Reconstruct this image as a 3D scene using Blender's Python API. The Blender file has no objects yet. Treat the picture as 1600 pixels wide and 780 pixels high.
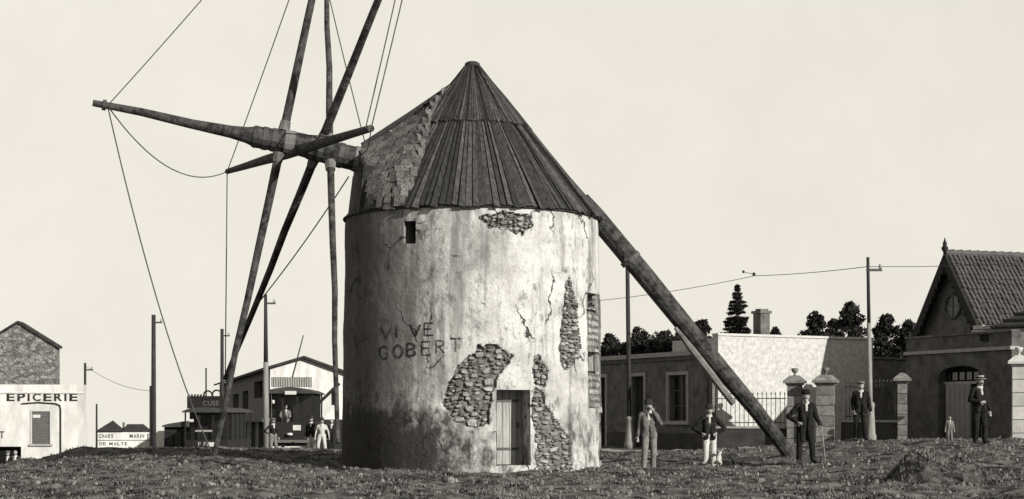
import bpy, bmesh, math, random
import numpy as np
from mathutils import Vector, Matrix, noise

random.seed(7)
rng = np.random.default_rng(7)
SC = bpy.context.scene
COL = SC.collection
R = math.radians

# ------------------------------------------------------------------ camera, sky, sun, exposure
F = 2706.0          # focal length in photograph pixels (1600 wide)
HOR = 648.0         # horizon row
CZ = 1.36           # camera height over the mill's ground
cam_d = bpy.data.cameras.new('camera')
cam_d.sensor_width = 36.0
cam_d.lens = 36.0 * F / 1600.0
cam_d.shift_y = (HOR - 390.0) / 1600.0
cam_d.clip_start = 0.5
cam_d.clip_end = 6000
cam = bpy.data.objects.new('camera', cam_d)
COL.objects.link(cam)
cam.location = (0, 0, CZ)
cam.rotation_euler = (R(90), 0, 0)
SC.camera = cam

SUN_AZ, SUN_EL = 46.0, 21.0     # degrees to the right of the camera's back, above the horizon
sdir = Vector((math.sin(R(SUN_AZ)) * math.cos(R(SUN_EL)), -math.cos(R(SUN_AZ)) * math.cos(R(SUN_EL)), math.sin(R(SUN_EL))))
W = bpy.data.worlds.new('World')
SC.world = W
W.use_nodes = True
nt = W.node_tree
nt.nodes.clear()
o_ = nt.nodes.new('ShaderNodeOutputWorld')
bg = nt.nodes.new('ShaderNodeBackground')
sky = nt.nodes.new('ShaderNodeTexSky')
sky.sky_type = 'NISHITA'
sky.sun_disc = False
sky.sun_elevation = R(SUN_EL)
sky.sun_rotation = R(180 - SUN_AZ)
sky.air_density = 1.0
sky.dust_density = 0.2
sky.ozone_density = 1.0
tc = nt.nodes.new('ShaderNodeTexCoord')
mx = nt.nodes.new('ShaderNodeVectorMath'); mx.operation = 'MAXIMUM'
mx.inputs[1].default_value = (-1, -1, 0.03)     # the sky carries on unchanged below the horizon line
bw = nt.nodes.new('ShaderNodeSeparateColor')      # the old plate was sensitive to blue light: its grey is the sky's blue
tint = nt.nodes.new('ShaderNodeMix'); tint.data_type = 'RGBA'; tint.blend_type = 'MULTIPLY'
tint.inputs[0].default_value = 1.0
tint.inputs[7].default_value = (1.0, 0.952, 0.85, 1)
hz = nt.nodes.new('ShaderNodeVectorMath'); hz.operation = 'MULTIPLY_ADD'; hz.inputs[1].default_value = (1, 1, .3); hz.inputs[2].default_value = (0, 0, .10)   # hazy air: the bright rim reaches high
nm = nt.nodes.new('ShaderNodeVectorMath'); nm.operation = 'NORMALIZE'
nt.links.new(tc.outputs['Generated'], hz.inputs[0])
nt.links.new(hz.outputs[0], mx.inputs[0])
nt.links.new(mx.outputs[0], nm.inputs[0])
nt.links.new(nm.outputs[0], sky.inputs[0])
nt.links.new(sky.outputs[0], bw.inputs[0])
sz = nt.nodes.new('ShaderNodeSeparateXYZ'); nt.links.new(tc.outputs['Generated'], sz.inputs[0])
hf = nt.nodes.new('ShaderNodeMapRange'); hf.interpolation_type = 'SMOOTHSTEP'     # even haze all round the horizon, thinning upwards
for i_, q_ in enumerate((.75, .12, 0.0, .85)): hf.inputs[i_ + 1].default_value = q_
nt.links.new(sz.outputs[2], hf.inputs[0])
hm = nt.nodes.new('ShaderNodeMix'); hm.data_type = 'FLOAT'; hm.inputs[3].default_value = 6.5
nt.links.new(hf.outputs[0], hm.inputs[0]); nt.links.new(bw.outputs[2], hm.inputs[2])
nt.links.new(hm.outputs[0], tint.inputs[6])
cn = nt.nodes.new('ShaderNodeTexNoise'); cn.inputs['Scale'].default_value = 16.0; cn.inputs['Detail'].default_value = 7.0; cn.inputs['Roughness'].default_value = .6
cr = nt.nodes.new('ShaderNodeMapRange'); cr.inputs[1].default_value = .3; cr.inputs[2].default_value = .7; cr.inputs[3].default_value = .97; cr.inputs[4].default_value = 1.03
cm = nt.nodes.new('ShaderNodeVectorMath'); cm.operation = 'SCALE'      # thin veil of high cloud
nt.links.new(tc.outputs['Generated'], cn.inputs['Vector']); nt.links.new(cn.outputs['Fac'], cr.inputs[0])
nt.links.new(tint.outputs[2], cm.inputs[0]); nt.links.new(cr.outputs[0], cm.inputs['Scale'])
nt.links.new(cm.outputs[0], bg.inputs[0])
bg.inputs[1].default_value = 0.078
nt.links.new(bg.outputs[0], o_.inputs[0])

sun_d = bpy.data.lights.new('sun', 'SUN')
sun_d.energy = 5.0
sun_d.angle = R(0.5)
sun_d.color = (1.0, 0.965, 0.90)
sun = bpy.data.objects.new('sun', sun_d)
COL.objects.link(sun)
sun.rotation_euler = sdir.to_track_quat('Z', 'Y').to_euler()
sun.location = sdir * 60

vs = SC.view_settings
vs.view_transform = 'Standard'
vs.look = 'None'
vs.exposure = 0.75
vs.gamma = 1.0
vs.use_curve_mapping = False

# ------------------------------------------------------------------ helpers
def P(px, py, Y):
    """world point that the photograph shows at pixel (px, py), at distance Y"""
    return Vector(((px - 800.0) / F * Y, Y, CZ + (HOR - py) / F * Y))

ALB = 0.54
def g(v, warm=1.0):
    v = v * ALB
    return (min(1, v * (1 + .012 * warm)), v, v * (1 - .04 * warm), 1)

MATS = {}
def mat(name, a, b=None, scale=6.0, rough=0.9, bump=0.25, stretch=(1, 1, 1), rnd=0.0, contrast=(0.35, 0.65), detail=8.0, metal=0.0, fine=None, spec=0.25):
    """mottled procedural surface between the grey values a and b; rnd varies it from piece to piece"""
    if name in MATS: return MATS[name]
    b = a if b is None else b
    m = bpy.data.materials.new(name); m.use_nodes = True
    t = m.node_tree; n = t.nodes; L = t.links
    bs = n['Principled BSDF']
    bs.inputs['Roughness'].default_value = rough
    bs.inputs['Metallic'].default_value = metal
    bs.inputs['Specular IOR Level'].default_value = spec
    tcn = n.new('ShaderNodeTexCoord'); mp = n.new('ShaderNodeMapping')
    mp.inputs['Scale'].default_value = stretch
    L.new(tcn.outputs['Object'], mp.inputs['Vector'])
    oi = n.new('ShaderNodeObjectInfo')
    off = n.new('ShaderNodeVectorMath'); off.operation = 'SCALE'; off.inputs[0].default_value = (13.7, 5.1, 9.3)
    L.new(oi.outputs['Random'], off.inputs['Scale'])
    L.new(off.outputs[0], mp.inputs['Location'])
    nz = n.new('ShaderNodeTexNoise'); nz.inputs['Scale'].default_value = scale; nz.inputs['Detail'].default_value = detail
    nz.inputs['Roughness'].default_value = 0.65
    L.new(mp.outputs[0], nz.inputs['Vector'])
    mr = n.new('ShaderNodeMapRange'); mr.inputs[1].default_value = contrast[0]; mr.inputs[2].default_value = contrast[1]
    L.new(nz.outputs['Fac'], mr.inputs[0])
    mix = n.new('ShaderNodeMix'); mix.data_type = 'RGBA'
    mix.inputs[6].default_value = g(a); mix.inputs[7].default_value = g(b)
    L.new(mr.outputs[0], mix.inputs[0])
    out = mix.outputs[2]
    if rnd > 0:
        r2 = n.new('ShaderNodeMapRange'); r2.inputs[3].default_value = 1 - rnd; r2.inputs[4].default_value = 1 + rnd
        L.new(oi.outputs['Random'], r2.inputs[0])
        hs = n.new('ShaderNodeHueSaturation'); L.new(r2.outputs[0], hs.inputs['Value']); L.new(out, hs.inputs['Color'])
        out = hs.outputs[0]
    L.new(out, bs.inputs['Base Color'])
    if bump > 0:
        n2 = n.new('ShaderNodeTexNoise'); n2.inputs['Scale'].default_value = fine or scale * 4; n2.inputs['Detail'].default_value = 6
        L.new(mp.outputs[0], n2.inputs['Vector'])
        bp = n.new('ShaderNodeBump'); bp.inputs['Strength'].default_value = bump; bp.inputs['Distance'].default_value = 0.03
        L.new(n2.outputs['Fac'], bp.inputs['Height']); L.new(bp.outputs[0], bs.inputs['Normal'])
    MATS[name] = m
    return m

class MB:
    """collects faces for one mesh"""
    def __init__(s): s.v = []; s.f = []; s.m = []
    def add(s, vs, fs, mi=0):
        o = len(s.v); s.v += [tuple(p) for p in vs]
        for f in fs: s.f.append(tuple(i + o for i in f)); s.m.append(mi)
        return s
    def quad(s, a, b, c, d, mi=0): return s.add([a, b, c, d], [(0, 1, 2, 3)], mi)
    def box(s, x0, x1, y0, y1, z0, z1, mi=0):
        v = [(x0, y0, z0), (x1, y0, z0), (x1, y1, z0), (x0, y1, z0), (x0, y0, z1), (x1, y0, z1), (x1, y1, z1), (x0, y1, z1)]
        return s.add(v, [(0, 3, 2, 1), (4, 5, 6, 7), (0, 1, 5, 4), (1, 2, 6, 5), (2, 3, 7, 6), (3, 0, 4, 7)], mi)
    def prism(s, poly, y0, y1, mi=0):
        """polygon of (x, z) extruded along y"""
        k = len(poly)
        v = [(x, y0, z) for x, z in poly] + [(x, y1, z) for x, z in poly]
        fs = [tuple(range(k)), tuple(range(2 * k - 1, k - 1, -1))]
        fs += [(i, i + k, (i + 1) % k + k, (i + 1) % k) for i in range(k)]
        return s.add(v, fs, mi)
    def tube(s, pts, rad, n=8, mi=0, cap=True):
        pts = [Vector(p) for p in pts]
        if not hasattr(rad, '__len__'): rad = [rad] * len(pts)
        vs = []; fs = []
        up = Vector((0.13, 0.21, 1)).normalized()
        for i, p in enumerate(pts):
            d = (pts[min(i + 1, len(pts) - 1)] - pts[max(i - 1, 0)]).normalized()
            u = up if abs(d.dot(up)) < .95 else Vector((1, 0, 0))
            a = d.cross(u).normalized(); b = d.cross(a).normalized()
            for k in range(n):
                t = 2 * math.pi * k / n
                vs.append(p + (a * math.cos(t) + b * math.sin(t)) * rad[i])
        for i in range(len(pts) - 1):
            for k in range(n):
                fs.append((i * n + k, i * n + (k + 1) % n, (i + 1) * n + (k + 1) % n, (i + 1) * n + k))
        if cap:
            fs.append(tuple(range(n - 1, -1, -1))); fs.append(tuple(range((len(pts) - 1) * n, len(pts) * n)))
        return s.add(vs, fs, mi)
    def lathe(s, prof, c=(0, 0, 0), n=12, mi=0):
        c = Vector(c); vs = []; fs = []
        for r, z in prof:
            for k in range(n):
                t = 2 * math.pi * k / n
                vs.append((c.x + r * math.cos(t), c.y + r * math.sin(t), c.z + z))
        for i in range(len(prof) - 1):
            for k in range(n):
                fs.append((i * n + k, i * n + (k + 1) % n, (i + 1) * n + (k + 1) % n, (i + 1) * n + k))
        fs.append(tuple(range(n - 1, -1, -1))); fs.append(tuple(range((len(prof) - 1) * n, len(prof) * n)))
        return s.add(vs, fs, mi)
    def build(s, name, mats, parent=None, smooth=False, origin=None):
        me = bpy.data.meshes.new(name)
        vs = s.v
        if origin is not None:
            vs = [(x - origin[0], y - origin[1], z - origin[2]) for x, y, z in vs]
        me.from_pydata(vs, [], s.f)
        if not isinstance(mats, (list, tuple)): mats = [mats]
        for m in mats: me.materials.append(m)
        if len(mats) > 1: me.polygons.foreach_set('material_index', s.m)
        if smooth: me.polygons.foreach_set('use_smooth', [True] * len(me.polygons))
        me.update()
        return link(name, me, parent)

def link(name, me, parent=None):
    o = bpy.data.objects.new(name, me); COL.objects.link(o)
    if parent is not None: o.parent = parent
    return o

def tag(o, label=None, cat=None, group=None, kind=None):
    if label: o['label'] = label
    if cat: o['category'] = cat
    if group: o['group'] = group
    if kind: o['kind'] = kind
    return o

def thing(name, label, cat, loc=(0, 0, 0), rz=0.0, group=None):
    o = bpy.data.objects.new(name, None); COL.objects.link(o)
    o.location = loc; o.rotation_euler = (0, 0, rz)
    return tag(o, label, cat, group)

def text_mesh(body, mb, width, height, fn, depth=.01, bold=0.0, mi=0):
    """letters scaled to width x height, laid through fn(u, v, d)"""
    cu = bpy.data.curves.new('lettering', 'FONT'); cu.body = body; cu.offset = bold; cu.resolution_u = 3
    ob = bpy.data.objects.new('lettering', cu); COL.objects.link(ob)
    me = bpy.data.meshes.new_from_object(ob.evaluated_get(bpy.context.evaluated_depsgraph_get()))
    bpy.data.objects.remove(ob)
    co = np.array([v.co[:] for v in me.vertices]); fs = [tuple(p.vertices) for p in me.polygons]
    bpy.data.meshes.remove(me)
    mn, mxx = co.min(0), co.max(0)
    u = (co[:, 0] - mn[0]) / (mxx[0] - mn[0]) * width; v = (co[:, 1] - mn[1]) / (mxx[1] - mn[1]) * height
    mb.add([fn(a, b, 0) for a, b in zip(u, v)], fs, mi)

# ------------------------------------------------------------------ terrain
ctrl = []
def cp(px, py, Y): q = P(px, py, Y); ctrl.append((q.x, q.y, q.z))
for q in [(-14, 0, -.2), (14, 0, -.2), (0, 0, -.2), (0, 14, -.15), (-14, 24, -.1), (14, 24, .05), (-30, 30, -.2), (30, 30, .3),
          (-1, 28, -.01), (-6, 28, 0), (6, 28, .0), (-1, 34, 0), (-1, 40.5, .0), (-4.6, 43, .02), (2.6, 43, .0), (-1, 47.5, .05),
          (3.4, 43.5, .0), (5.1, 45.3, .0), (7.4, 44, .1), (4, 60, -.02), (4, 75, 0), (7.7, 67, -.02), (9.5, 64.5, .15), (11.5, 63.5, .3),
          (15, 62, .42), (17, 58, .45), (16, 70, .3), (-10, 77, -.42), (-12, 82, -.5), (-13, 100, -1.3), (-30, 95, -2.0), (0, 95, -.6), (20, 95, .2),
          (-24, 78, -1.95), (-22, 70, -1.3), (-30, 70, -1.6), (-17, 97, -1.75), (-40, 60, -.8), (-18, 72, -.45), (40, 60, .5), (40, 90, .4), (-40, 95, -1.6)]: ctrl.append(q)
for q in [(340, 714, 46), (440, 713, 49), (530, 714, 49), (170, 701, 58), (240, 701, 58), (120, 702, 58), (300, 703, 57), (92, 712, 55), (35, 724, 51), (0, 731, 48), (0, 738, 56), (40, 732, 58), (75, 726, 60), (20, 742, 66), (60, 738, 66), (90, 728, 66), (-40, 740, 52),
          (1240, 711, 46), (1300, 700, 48), (1345, 692, 53), (1530, 694, 46), (1483, 693, 48), (1590, 691, 48), (1400, 694, 50), (1600, 720, 38), (1420, 745, 33)]: cp(*q)
ctrl = np.array(ctrl)
_s = np.array([1.0, .55])
def _rbf_k(p):
    d = (p[:, None, :] - ctrl[None, :, :2]) * _s
    return np.sqrt((d ** 2).sum(-1) + .4)
_n = len(ctrl)
_A = np.zeros((_n + 1, _n + 1)); _A[:_n, :_n] = _rbf_k(ctrl[:, :2]); _A[:_n, _n] = 1; _A[_n, :_n] = 1
_w = np.linalg.solve(_A, np.append(ctrl[:, 2], 0))
_k = []
for i in range(34):
    wl = 0.35 * (9.0 ** rng.random()); th = rng.random() * 6.28
    _k.append((2 * np.pi / wl * np.cos(th), 2 * np.pi / wl * np.sin(th), rng.random() * 6.28, .0085 * wl ** .8))
HEAP = (P(1424, 760, 32.0).x, 32.0)
def G(x, y, fine=True):
    x = np.atleast_1d(np.asarray(x, float)); y = np.atleast_1d(np.asarray(y, float))
    z = np.empty_like(x)
    for i in range(0, len(x), 20000):
        p = np.stack([x[i:i + 20000], y[i:i + 20000]], 1)
        z[i:i + 20000] = _rbf_k(p) @ _w[:_n] + _w[_n]
    r = np.maximum(0, np.hypot(x * .9, y - 45) - 45)
    z = z - .024 * r
    if fine:
        b = np.zeros_like(x)
        for a, c, ph, am in _k: b += am * np.sin(a * x + c * y + ph)
        z = z + b * np.clip((75 - y) / 20, .2, 1)
    return z
def gz(x, y): return float(G(x, y)[0])

M_ground = mat('ground_earth', .010, .22, scale=2.6, rough=1, bump=.9, detail=12, fine=9, contrast=(.36, .62), spec=.05)
ys = np.concatenate([np.linspace(1, 22, 22), np.arange(22.4, 62, .22), np.arange(62, 100, 1.0), 100 * 1.12 ** np.arange(0, 36)])
vs_, fs_ = [], []
NC = 301
tt = np.linspace(-1, 1, NC)
gx = (np.sign(tt) * (np.abs(tt) * .62 + .38 * np.abs(tt) ** 4))[None, :] * (ys[:, None] * .55 + 14)
gy = np.repeat(ys[:, None], NC, 1)
gzz = G(gx.ravel(), gy.ravel())
me = bpy.data.meshes.new('ground')
co = np.stack([gx.ravel(), gy.ravel(), gzz], 1)
idx = np.arange(len(ys) * NC).reshape(len(ys), NC)
fa = np.stack([idx[:-1, :-1], idx[:-1, 1:], idx[1:, 1:], idx[1:, :-1]], -1).reshape(-1, 4)
me.from_pydata(co.tolist(), [], fa.tolist())
me.materials.append(M_ground)
me.polygons.foreach_set('use_smooth', [True] * len(me.polygons))
tag(link('ground', me), 'rough stubbly waste ground rising in low hummocks around the mill', 'ground', kind='structure')

# beaten footpath in front of the low house
M_path = mat('path_earth', .30, .42, scale=2.5, rough=1, bump=.5, contrast=(.3, .7), spec=.05)
mb = MB(); n = 40
pa = []
for i in range(n + 1):
    t = i / n
    x = 3.0 + t * 7.2; yc = 66 - 14.5 * t + 1.3 * math.sin(t * 5)
    w = 2.2 * (1 - .45 * t)
    for k in range(5):
        yy = yc + (k / 4 - .5) * w; pa.append((x + .15 * math.sin(yy * 3), yy, gz(x, yy) + .075 - .05 * abs(k / 4 - .5)))
mb.add(pa, [(i * 5 + k, (i + 1) * 5 + k, (i + 1) * 5 + k + 1, i * 5 + k + 1) for i in range(n) for k in range(4)])
tag(mb.build('path', M_path, smooth=True), 'pale beaten footpath in front of the low house', 'path', kind='structure')

# earth heap in the foreground
M_heap = mat('heap_earth', .010, .16, scale=5, rough=1, bump=1.0, fine=22, spec=.05)
hx, hy = HEAP
def heap_h(x, y):
    dx_, dy_ = x - hx, y - hy
    a = math.atan2(dy_ / 1.2, dx_ / (2.3 if dx_ > 0 else .62)); d = math.hypot(dy_ / 1.2, dx_ / (2.3 if dx_ > 0 else .62))
    rr = d / (.86 + .26 * noise.noise(Vector((math.cos(a) * 1.3, math.sin(a) * 1.3, 3))))
    if rr >= 1: return 0.0
    return .60 * (1 - rr ** 1.25) + (.20 * noise.noise(Vector((x * 3.1, y * 3.1, 0))) + .10 * noise.noise(Vector((x * 8, y * 8, 5))) + .04 * noise.noise(Vector((x * 19, y * 19, 5)))) * (1 - rr) ** .6
mb = MB(); rn, an = 30, 64
pts = []
for i in range(rn + 1):
    rr = i / rn
    for k in range(an):
        a = 2 * math.pi * k / an
        rad = rr * (.86 + .26 * noise.noise(Vector((math.cos(a) * 1.3, math.sin(a) * 1.3, 3))))
        x = hx + rad * math.cos(a) * (2.3 if math.cos(a) > 0 else .62); y = hy + rad * math.sin(a) * 1.2
        pts.append((x, y, gz(x, y) - .04 + (heap_h(x, y) if rr < .999 else 0)))
mb.add(pts, [(i * an + k, i * an + (k + 1) % an, (i + 1) * an + (k + 1) % an, (i + 1) * an + k) for i in range(rn) for k in range(an)])
tag(mb.build('earth_heap', M_heap, smooth=True, origin=(hx, hy, gz(hx, hy))), 'dark heap of earth with a shaded flank in the rough grass', 'earth heap').location = (hx, hy, gz(hx, hy))

# ------------------------------------------------------------------ the windmill
MX, MY = P(738, 0, 44.0).x, 44.0
ZE = 6.30
def rw(z): return 3.32 - .115 * z / 6.3
def cyl(px, py):
    a = 0.0; r = 3.26
    for _ in range(12):
        Y = MY - r * math.cos(a)
        q = P(px, py, Y)
        a = math.asin(max(-1, min(1, (q.x - MX) / r))); r = rw(q.z)
    return a, q.z

def plaster_material():
    m = bpy.data.materials.new('old_lime_plaster'); m.use_nodes = True
    t = m.node_tree; n = t.nodes; L = t.links; bs = n['Principled BSDF']
    bs.inputs['Roughness'].default_value = .95; bs.inputs['Specular IOR Level'].default_value = .1
    tcn = n.new('ShaderNodeTexCoord')
    def nz(scale, st=(1, 1, 1), detail=8, rough=.6, loc=(0, 0, 0)):
        mp = n.new('ShaderNodeMapping'); mp.inputs['Scale'].default_value = st; mp.inputs['Location'].default_value = loc
        L.new(tcn.outputs['Object'], mp.inputs[0])
        x = n.new('ShaderNodeTexNoise'); x.inputs['Scale'].default_value = scale; x.inputs['Detail'].default_value = detail; x.inputs['Roughness'].default_value = rough
        L.new(mp.outputs[0], x.inputs['Vector']); return x.outputs['Fac']
    def rng_(v, a, b, c=0, d=1):
        x = n.new('ShaderNodeMapRange'); x.interpolation_type = 'SMOOTHSTEP'
        for i, q in enumerate((a, b, c, d)): x.inputs[i + 1].default_value = q
        L.new(v, x.inputs[0]); return x.outputs[0]
    def math_(op, a, b):
        x = n.new('ShaderNodeMath'); x.operation = op
        for i, q in enumerate((a, b)):
            if isinstance(q, (int, float)): x.inputs[i].default_value = q
            else: L.new(q, x.inputs[i])
        return x.outputs[0]
    def mix(f, a, b):
        x = n.new('ShaderNodeMix'); x.data_type = 'RGBA'
        for i, q in ((0, f), (6, a), (7, b)):
            if isinstance(q, tuple): x.inputs[i].default_value = q
            else: L.new(q, x.inputs[i])
        return x.outputs[2]
    sp = n.new('ShaderNodeSeparateXYZ'); L.new(tcn.outputs['Object'], sp.inputs[0])
    X, Z = sp.outputs[0], sp.outputs[2]
    big = nz(.55, (1, 1, .55), 9)
    streak = nz(1.9, (1.6, 1.6, .16), 9, .65)
    blot = nz(1.5, (1, 1, 1), 10, .7, (4, 0, 2))
    spec = nz(9, (1, 1, 1), 6, .7)
    mid = nz(4.2, (1, 1, .6), 10, .75, (2, 7, 1))
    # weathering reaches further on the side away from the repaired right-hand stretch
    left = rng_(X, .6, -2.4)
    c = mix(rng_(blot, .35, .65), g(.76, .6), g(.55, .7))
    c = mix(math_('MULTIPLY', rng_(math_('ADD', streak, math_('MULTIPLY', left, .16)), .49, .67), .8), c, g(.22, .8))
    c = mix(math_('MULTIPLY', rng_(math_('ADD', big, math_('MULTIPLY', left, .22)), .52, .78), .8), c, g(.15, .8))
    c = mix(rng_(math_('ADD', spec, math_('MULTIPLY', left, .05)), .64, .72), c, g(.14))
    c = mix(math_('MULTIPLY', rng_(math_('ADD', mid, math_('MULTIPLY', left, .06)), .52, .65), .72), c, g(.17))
    edge = rng_(math_('ADD', X, math_('MULTIPLY', math_('SUBTRACT', streak, .5), .9)), -2.30, -2.62)  # streaky grime plus painted-in shade, darkening the wall past the sun's terminator
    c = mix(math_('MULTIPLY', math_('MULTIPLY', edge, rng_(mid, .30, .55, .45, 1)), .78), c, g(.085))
    # splash zone and damp patches along the foot, black mould on the weather side
    foot = math_('SUBTRACT', math_('MULTIPLY', rng_(Z, 2.6, .0), math_('ADD', .12, math_('MULTIPLY', left, .31))), .0)
    c = mix(math_('MULTIPLY', rng_(math_('ADD', math_('ADD', math_('MULTIPLY', blot, .45), math_('MULTIPLY', mid, .55)), foot), .53, .74), .93), c, g(.035))
    fine = nz(34, (1, 1, .7), 4, .7)
    c = mix(math_('MULTIPLY', rng_(fine, .46, .72), .45), c, g(.12))
    # hair cracks
    mpv = n.new('ShaderNodeMapping'); mpv.inputs['Scale'].default_value = (1, 1, .55)
    wob = n.new('ShaderNodeTexNoise'); wob.inputs['Scale'].default_value = 2.2; wob.inputs['Detail'].default_value = 6
    L.new(tcn.outputs['Object'], wob.inputs['Vector'])
    ad = n.new('ShaderNodeVectorMath'); ad.operation = 'MULTIPLY_ADD'; ad.inputs[1].default_value = (.7, .7, .7)
    L.new(wob.outputs['Color'], ad.inputs[0]); L.new(tcn.outputs['Object'], ad.inputs[2])
    L.new(ad.outputs[0], mpv.inputs[0])
    vo = n.new('ShaderNodeTexVoronoi'); vo.feature = 'DISTANCE_TO_EDGE'; vo.inputs['Scale'].default_value = .8
    L.new(mpv.outputs[0], vo.inputs['Vector'])
    crack = math_('MULTIPLY', rng_(vo.outputs['Distance'], .016, .004), rng_(nz(.8, (1, 1, 1), 4, .5, (9, 3, 1)), .46, .58))
    c = mix(crack, c, g(.05))
    L.new(c, bs.inputs['Base Color'])
    h = math_('SUBTRACT', math_('ADD', math_('MULTIPLY', spec, .4), blot), math_('MULTIPLY', crack, .8))
    bp = n.new('ShaderNodeBump'); bp.inputs['Strength'].default_value = .8; bp.inputs['Distance'].default_value = .06
    L.new(h, bp.inputs['Height']); L.new(bp.outputs[0], bs.inputs['Normal'])
    return m
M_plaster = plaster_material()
M_rubble = mat('rubble_mortar', .08, .26, scale=7, bump=.9, contrast=(.35, .65), spec=.1)
M_stone = mat('rubble_stone', .24, .68, scale=6, bump=1.0, rnd=.5, contrast=(.3, .7), spec=.15)
M_wood = mat('weathered_timber', .008, .11, scale=4.5, stretch=(1, 1, 1), bump=1.0, contrast=(.38, .68), rough=.85)
M_woodL = mat('pale_timber', .09, .26, scale=3.5, bump=.7, contrast=(.3, .7), rough=.85)
M_door = mat('door_planks', .26, .48, scale=3, stretch=(6, 6, .5), bump=.4, rnd=.15)
M_board = mat('roof_boards', .016, .10, scale=2.2, stretch=(5, 5, .7), bump=1.0, rnd=.6, contrast=(.3, .7), fine=12)
M_deck = mat('roof_deck', .02, .05)
M_dark = mat('dark_opening', .012, .02, bump=0, rough=1, spec=0)
M_mortar = mat('hood_mortar', .04, .16, scale=5.5, bump=1.0, fine=11, contrast=(.40, .62), spec=.1)
M_iron = mat('wrought_iron', .03, .07, bump=.2, rough=.6, spec=.4)
M_rope = mat('hemp_rope', .05, .10, bump=0)
M_paint = None

mill = thing('windmill', 'round plastered windmill tower with conical board roof and bare sail stocks', 'windmill', (MX, MY, 0))
# patches where the render has fallen (photo outline brought onto the drum)
def poly(ps): return [cyl(*p) for p in ps]
patches = [
    poly([(702, 600), (722, 560), (742, 545), (770, 538), (800, 552), (796, 570), (776, 590), (770, 612), (768, 640), (762, 664), (735, 668), (706, 662), (690, 630)]),
    poly([(834, 604), (848, 612), (856, 640), (866, 656), (882, 668), (893, 690), (897, 735), (840, 738), (834, 690)]),
    poly([(752, 338), (780, 330), (826, 334), (832, 352), (818, 366), (790, 358), (764, 360)]),
    poly([(884, 440), (892, 430), (898, 460), (906, 500), (906, 540), (896, 570), (878, 575), (874, 540), (880, 490)]),
    poly([(834, 560), (848, 556), (858, 580), (852, 604), (836, 600)]),
]
holes = []
a0, z1 = cyl(776, 609); a1, z0 = cyl(829, 727); DOOR = (a0, a1, max(z0, .12), z1); holes.append(DOOR + (.66,))
a0, z1 = cyl(631, 346); a1, z0 = cyl(650, 380); WIN = (a0, a1, z0, z1); holes.append(WIN + (.55,))
a0, z1 = cyl(917, 457); a1, z0 = cyl(934, 486); H3 = (a0, a1, z0, z1); holes.append(H3 + (.35,))
a0, z1 = cyl(918, 549); a1, z0 = cyl(936, 581); H4 = (a0, a1, z0, z1); holes.append(H4 + (.35,))
a0, z1 = cyl(935, 645); a1 = R(97); H5 = (a0, a1, .05, z1); holes.append(H5 + (.4,))
def inpoly(u, v, pl):
    c = False; k = len(pl); j = k - 1
    for i in range(k):
        ui, vi = pl[i]; uj, vj = pl[j]
        if (vi > v) != (vj > v) and u < (uj - ui) * (v - vi) / (vj - vi) + ui: c = not c
        j = i
    return c
def inpatch(a, z, jit=True):
    du = dv = 0
    if jit:
        q = Vector((a * 3.3 * 3, z * 3, 1.7))
        du = (.10 * noise.noise(q) + .06 * noise.noise(q * 3.1)) / 3.3; dv = .10 * noise.noise(q + Vector((9, 9, 9))) + .06 * noise.noise(q * 3.3)
    return any(inpoly(a + du, z + dv, p) for p in patches)
angs = set(np.round(np.concatenate([np.arange(R(-95), R(100), R(.55)), np.arange(R(100), R(265), R(4))]), 5))
zs = set(np.round(np.arange(-.5, ZE + .001, .032), 5)); zs.add(ZE)
for h in holes:
    for q in h[:2]:
        angs = {a for a in angs if abs(a - q) > R(.3)}; angs.add(round(q, 5))
    for q in h[2:4]:
        zs = {z for z in zs if abs(z - q) > .016}; zs.add(round(q, 5))
angs = sorted(angs); zs = sorted(zs)
nA, nZ = len(angs), len(zs)
verts = []; msk = []
for z in zs:
    for a in angs:
        front = R(-96) < a < R(99)
        r = rw(z)
        q = Vector((math.sin(a) * 3.3, -math.cos(a) * 3.3, z))
        r += .028 * noise.noise(q * .7) + .012 * noise.noise(q * 2.3)
        mk = front and z > .0 and inpatch(a, z)
        if mk: r -= .085 + .04 * noise.noise(q * 9)
        elif front: r += .006 * noise.noise(q * 7)
        # infill of the blocked opening high on the flank, set back a little
        if H3[0] < a < H3[1] + .2 and H4[2] - .9 < z < H3[3]: r -= .10; mk = True
        verts.append((r * math.sin(a), -r * math.cos(a), z)); msk.append(mk)
faces = []; fm = []
def inhole(a, z): return any(h[0] - 1e-4 < a < h[1] + 1e-4 and h[2] - 1e-4 < z < h[3] + 1e-4 for h in holes)
for j in range(nZ - 1):
    for i in range(nA):
        i2 = (i + 1) % nA
        am = (angs[i] + angs[i2]) / 2 if i2 else angs[i] + R(1); zm = (zs[j] + zs[j + 1]) / 2
        if inhole(am, zm): continue
        f = (j * nA + i, j * nA + i2, (j + 1) * nA + i2, (j + 1) * nA + i)
        faces.append(f); fm.append(1 if sum(msk[q] for q in f) >= 2 else 0)
mb = MB(); mb.v = verts; mb.f = faces; mb.m = fm
def cpt(a, z, r): return (r * math.sin(a), -r * math.cos(a), z)
for (a0, a1, z0, z1, dep) in holes:
    ro = 3.30; am = (a0 + a1) / 2
    # parallel reveals, square to the middle of the opening
    n_ = Vector((math.sin(am), -math.cos(am), 0)); 
    c = [Vector(cpt(a, z, rw(z) + .012)) for a, z in ((a0, z0), (a1, z0), (a1, z1), (a0, z1))]
    d = [p - n_ * dep for p in c]
    for k in range(4):
        k2 = (k + 1) % 4
        mb.quad(c[k], d[k], d[k2], c[k2], 0)
    mb.quad(*[p + n_ * .01 for p in d], 2)
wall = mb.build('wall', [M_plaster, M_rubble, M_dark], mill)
for p, mi in zip(wall.data.polygons, mb.m): p.use_smooth = (mi == 0 and len(p.vertices) == 4 and p.index < len(faces))

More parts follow.
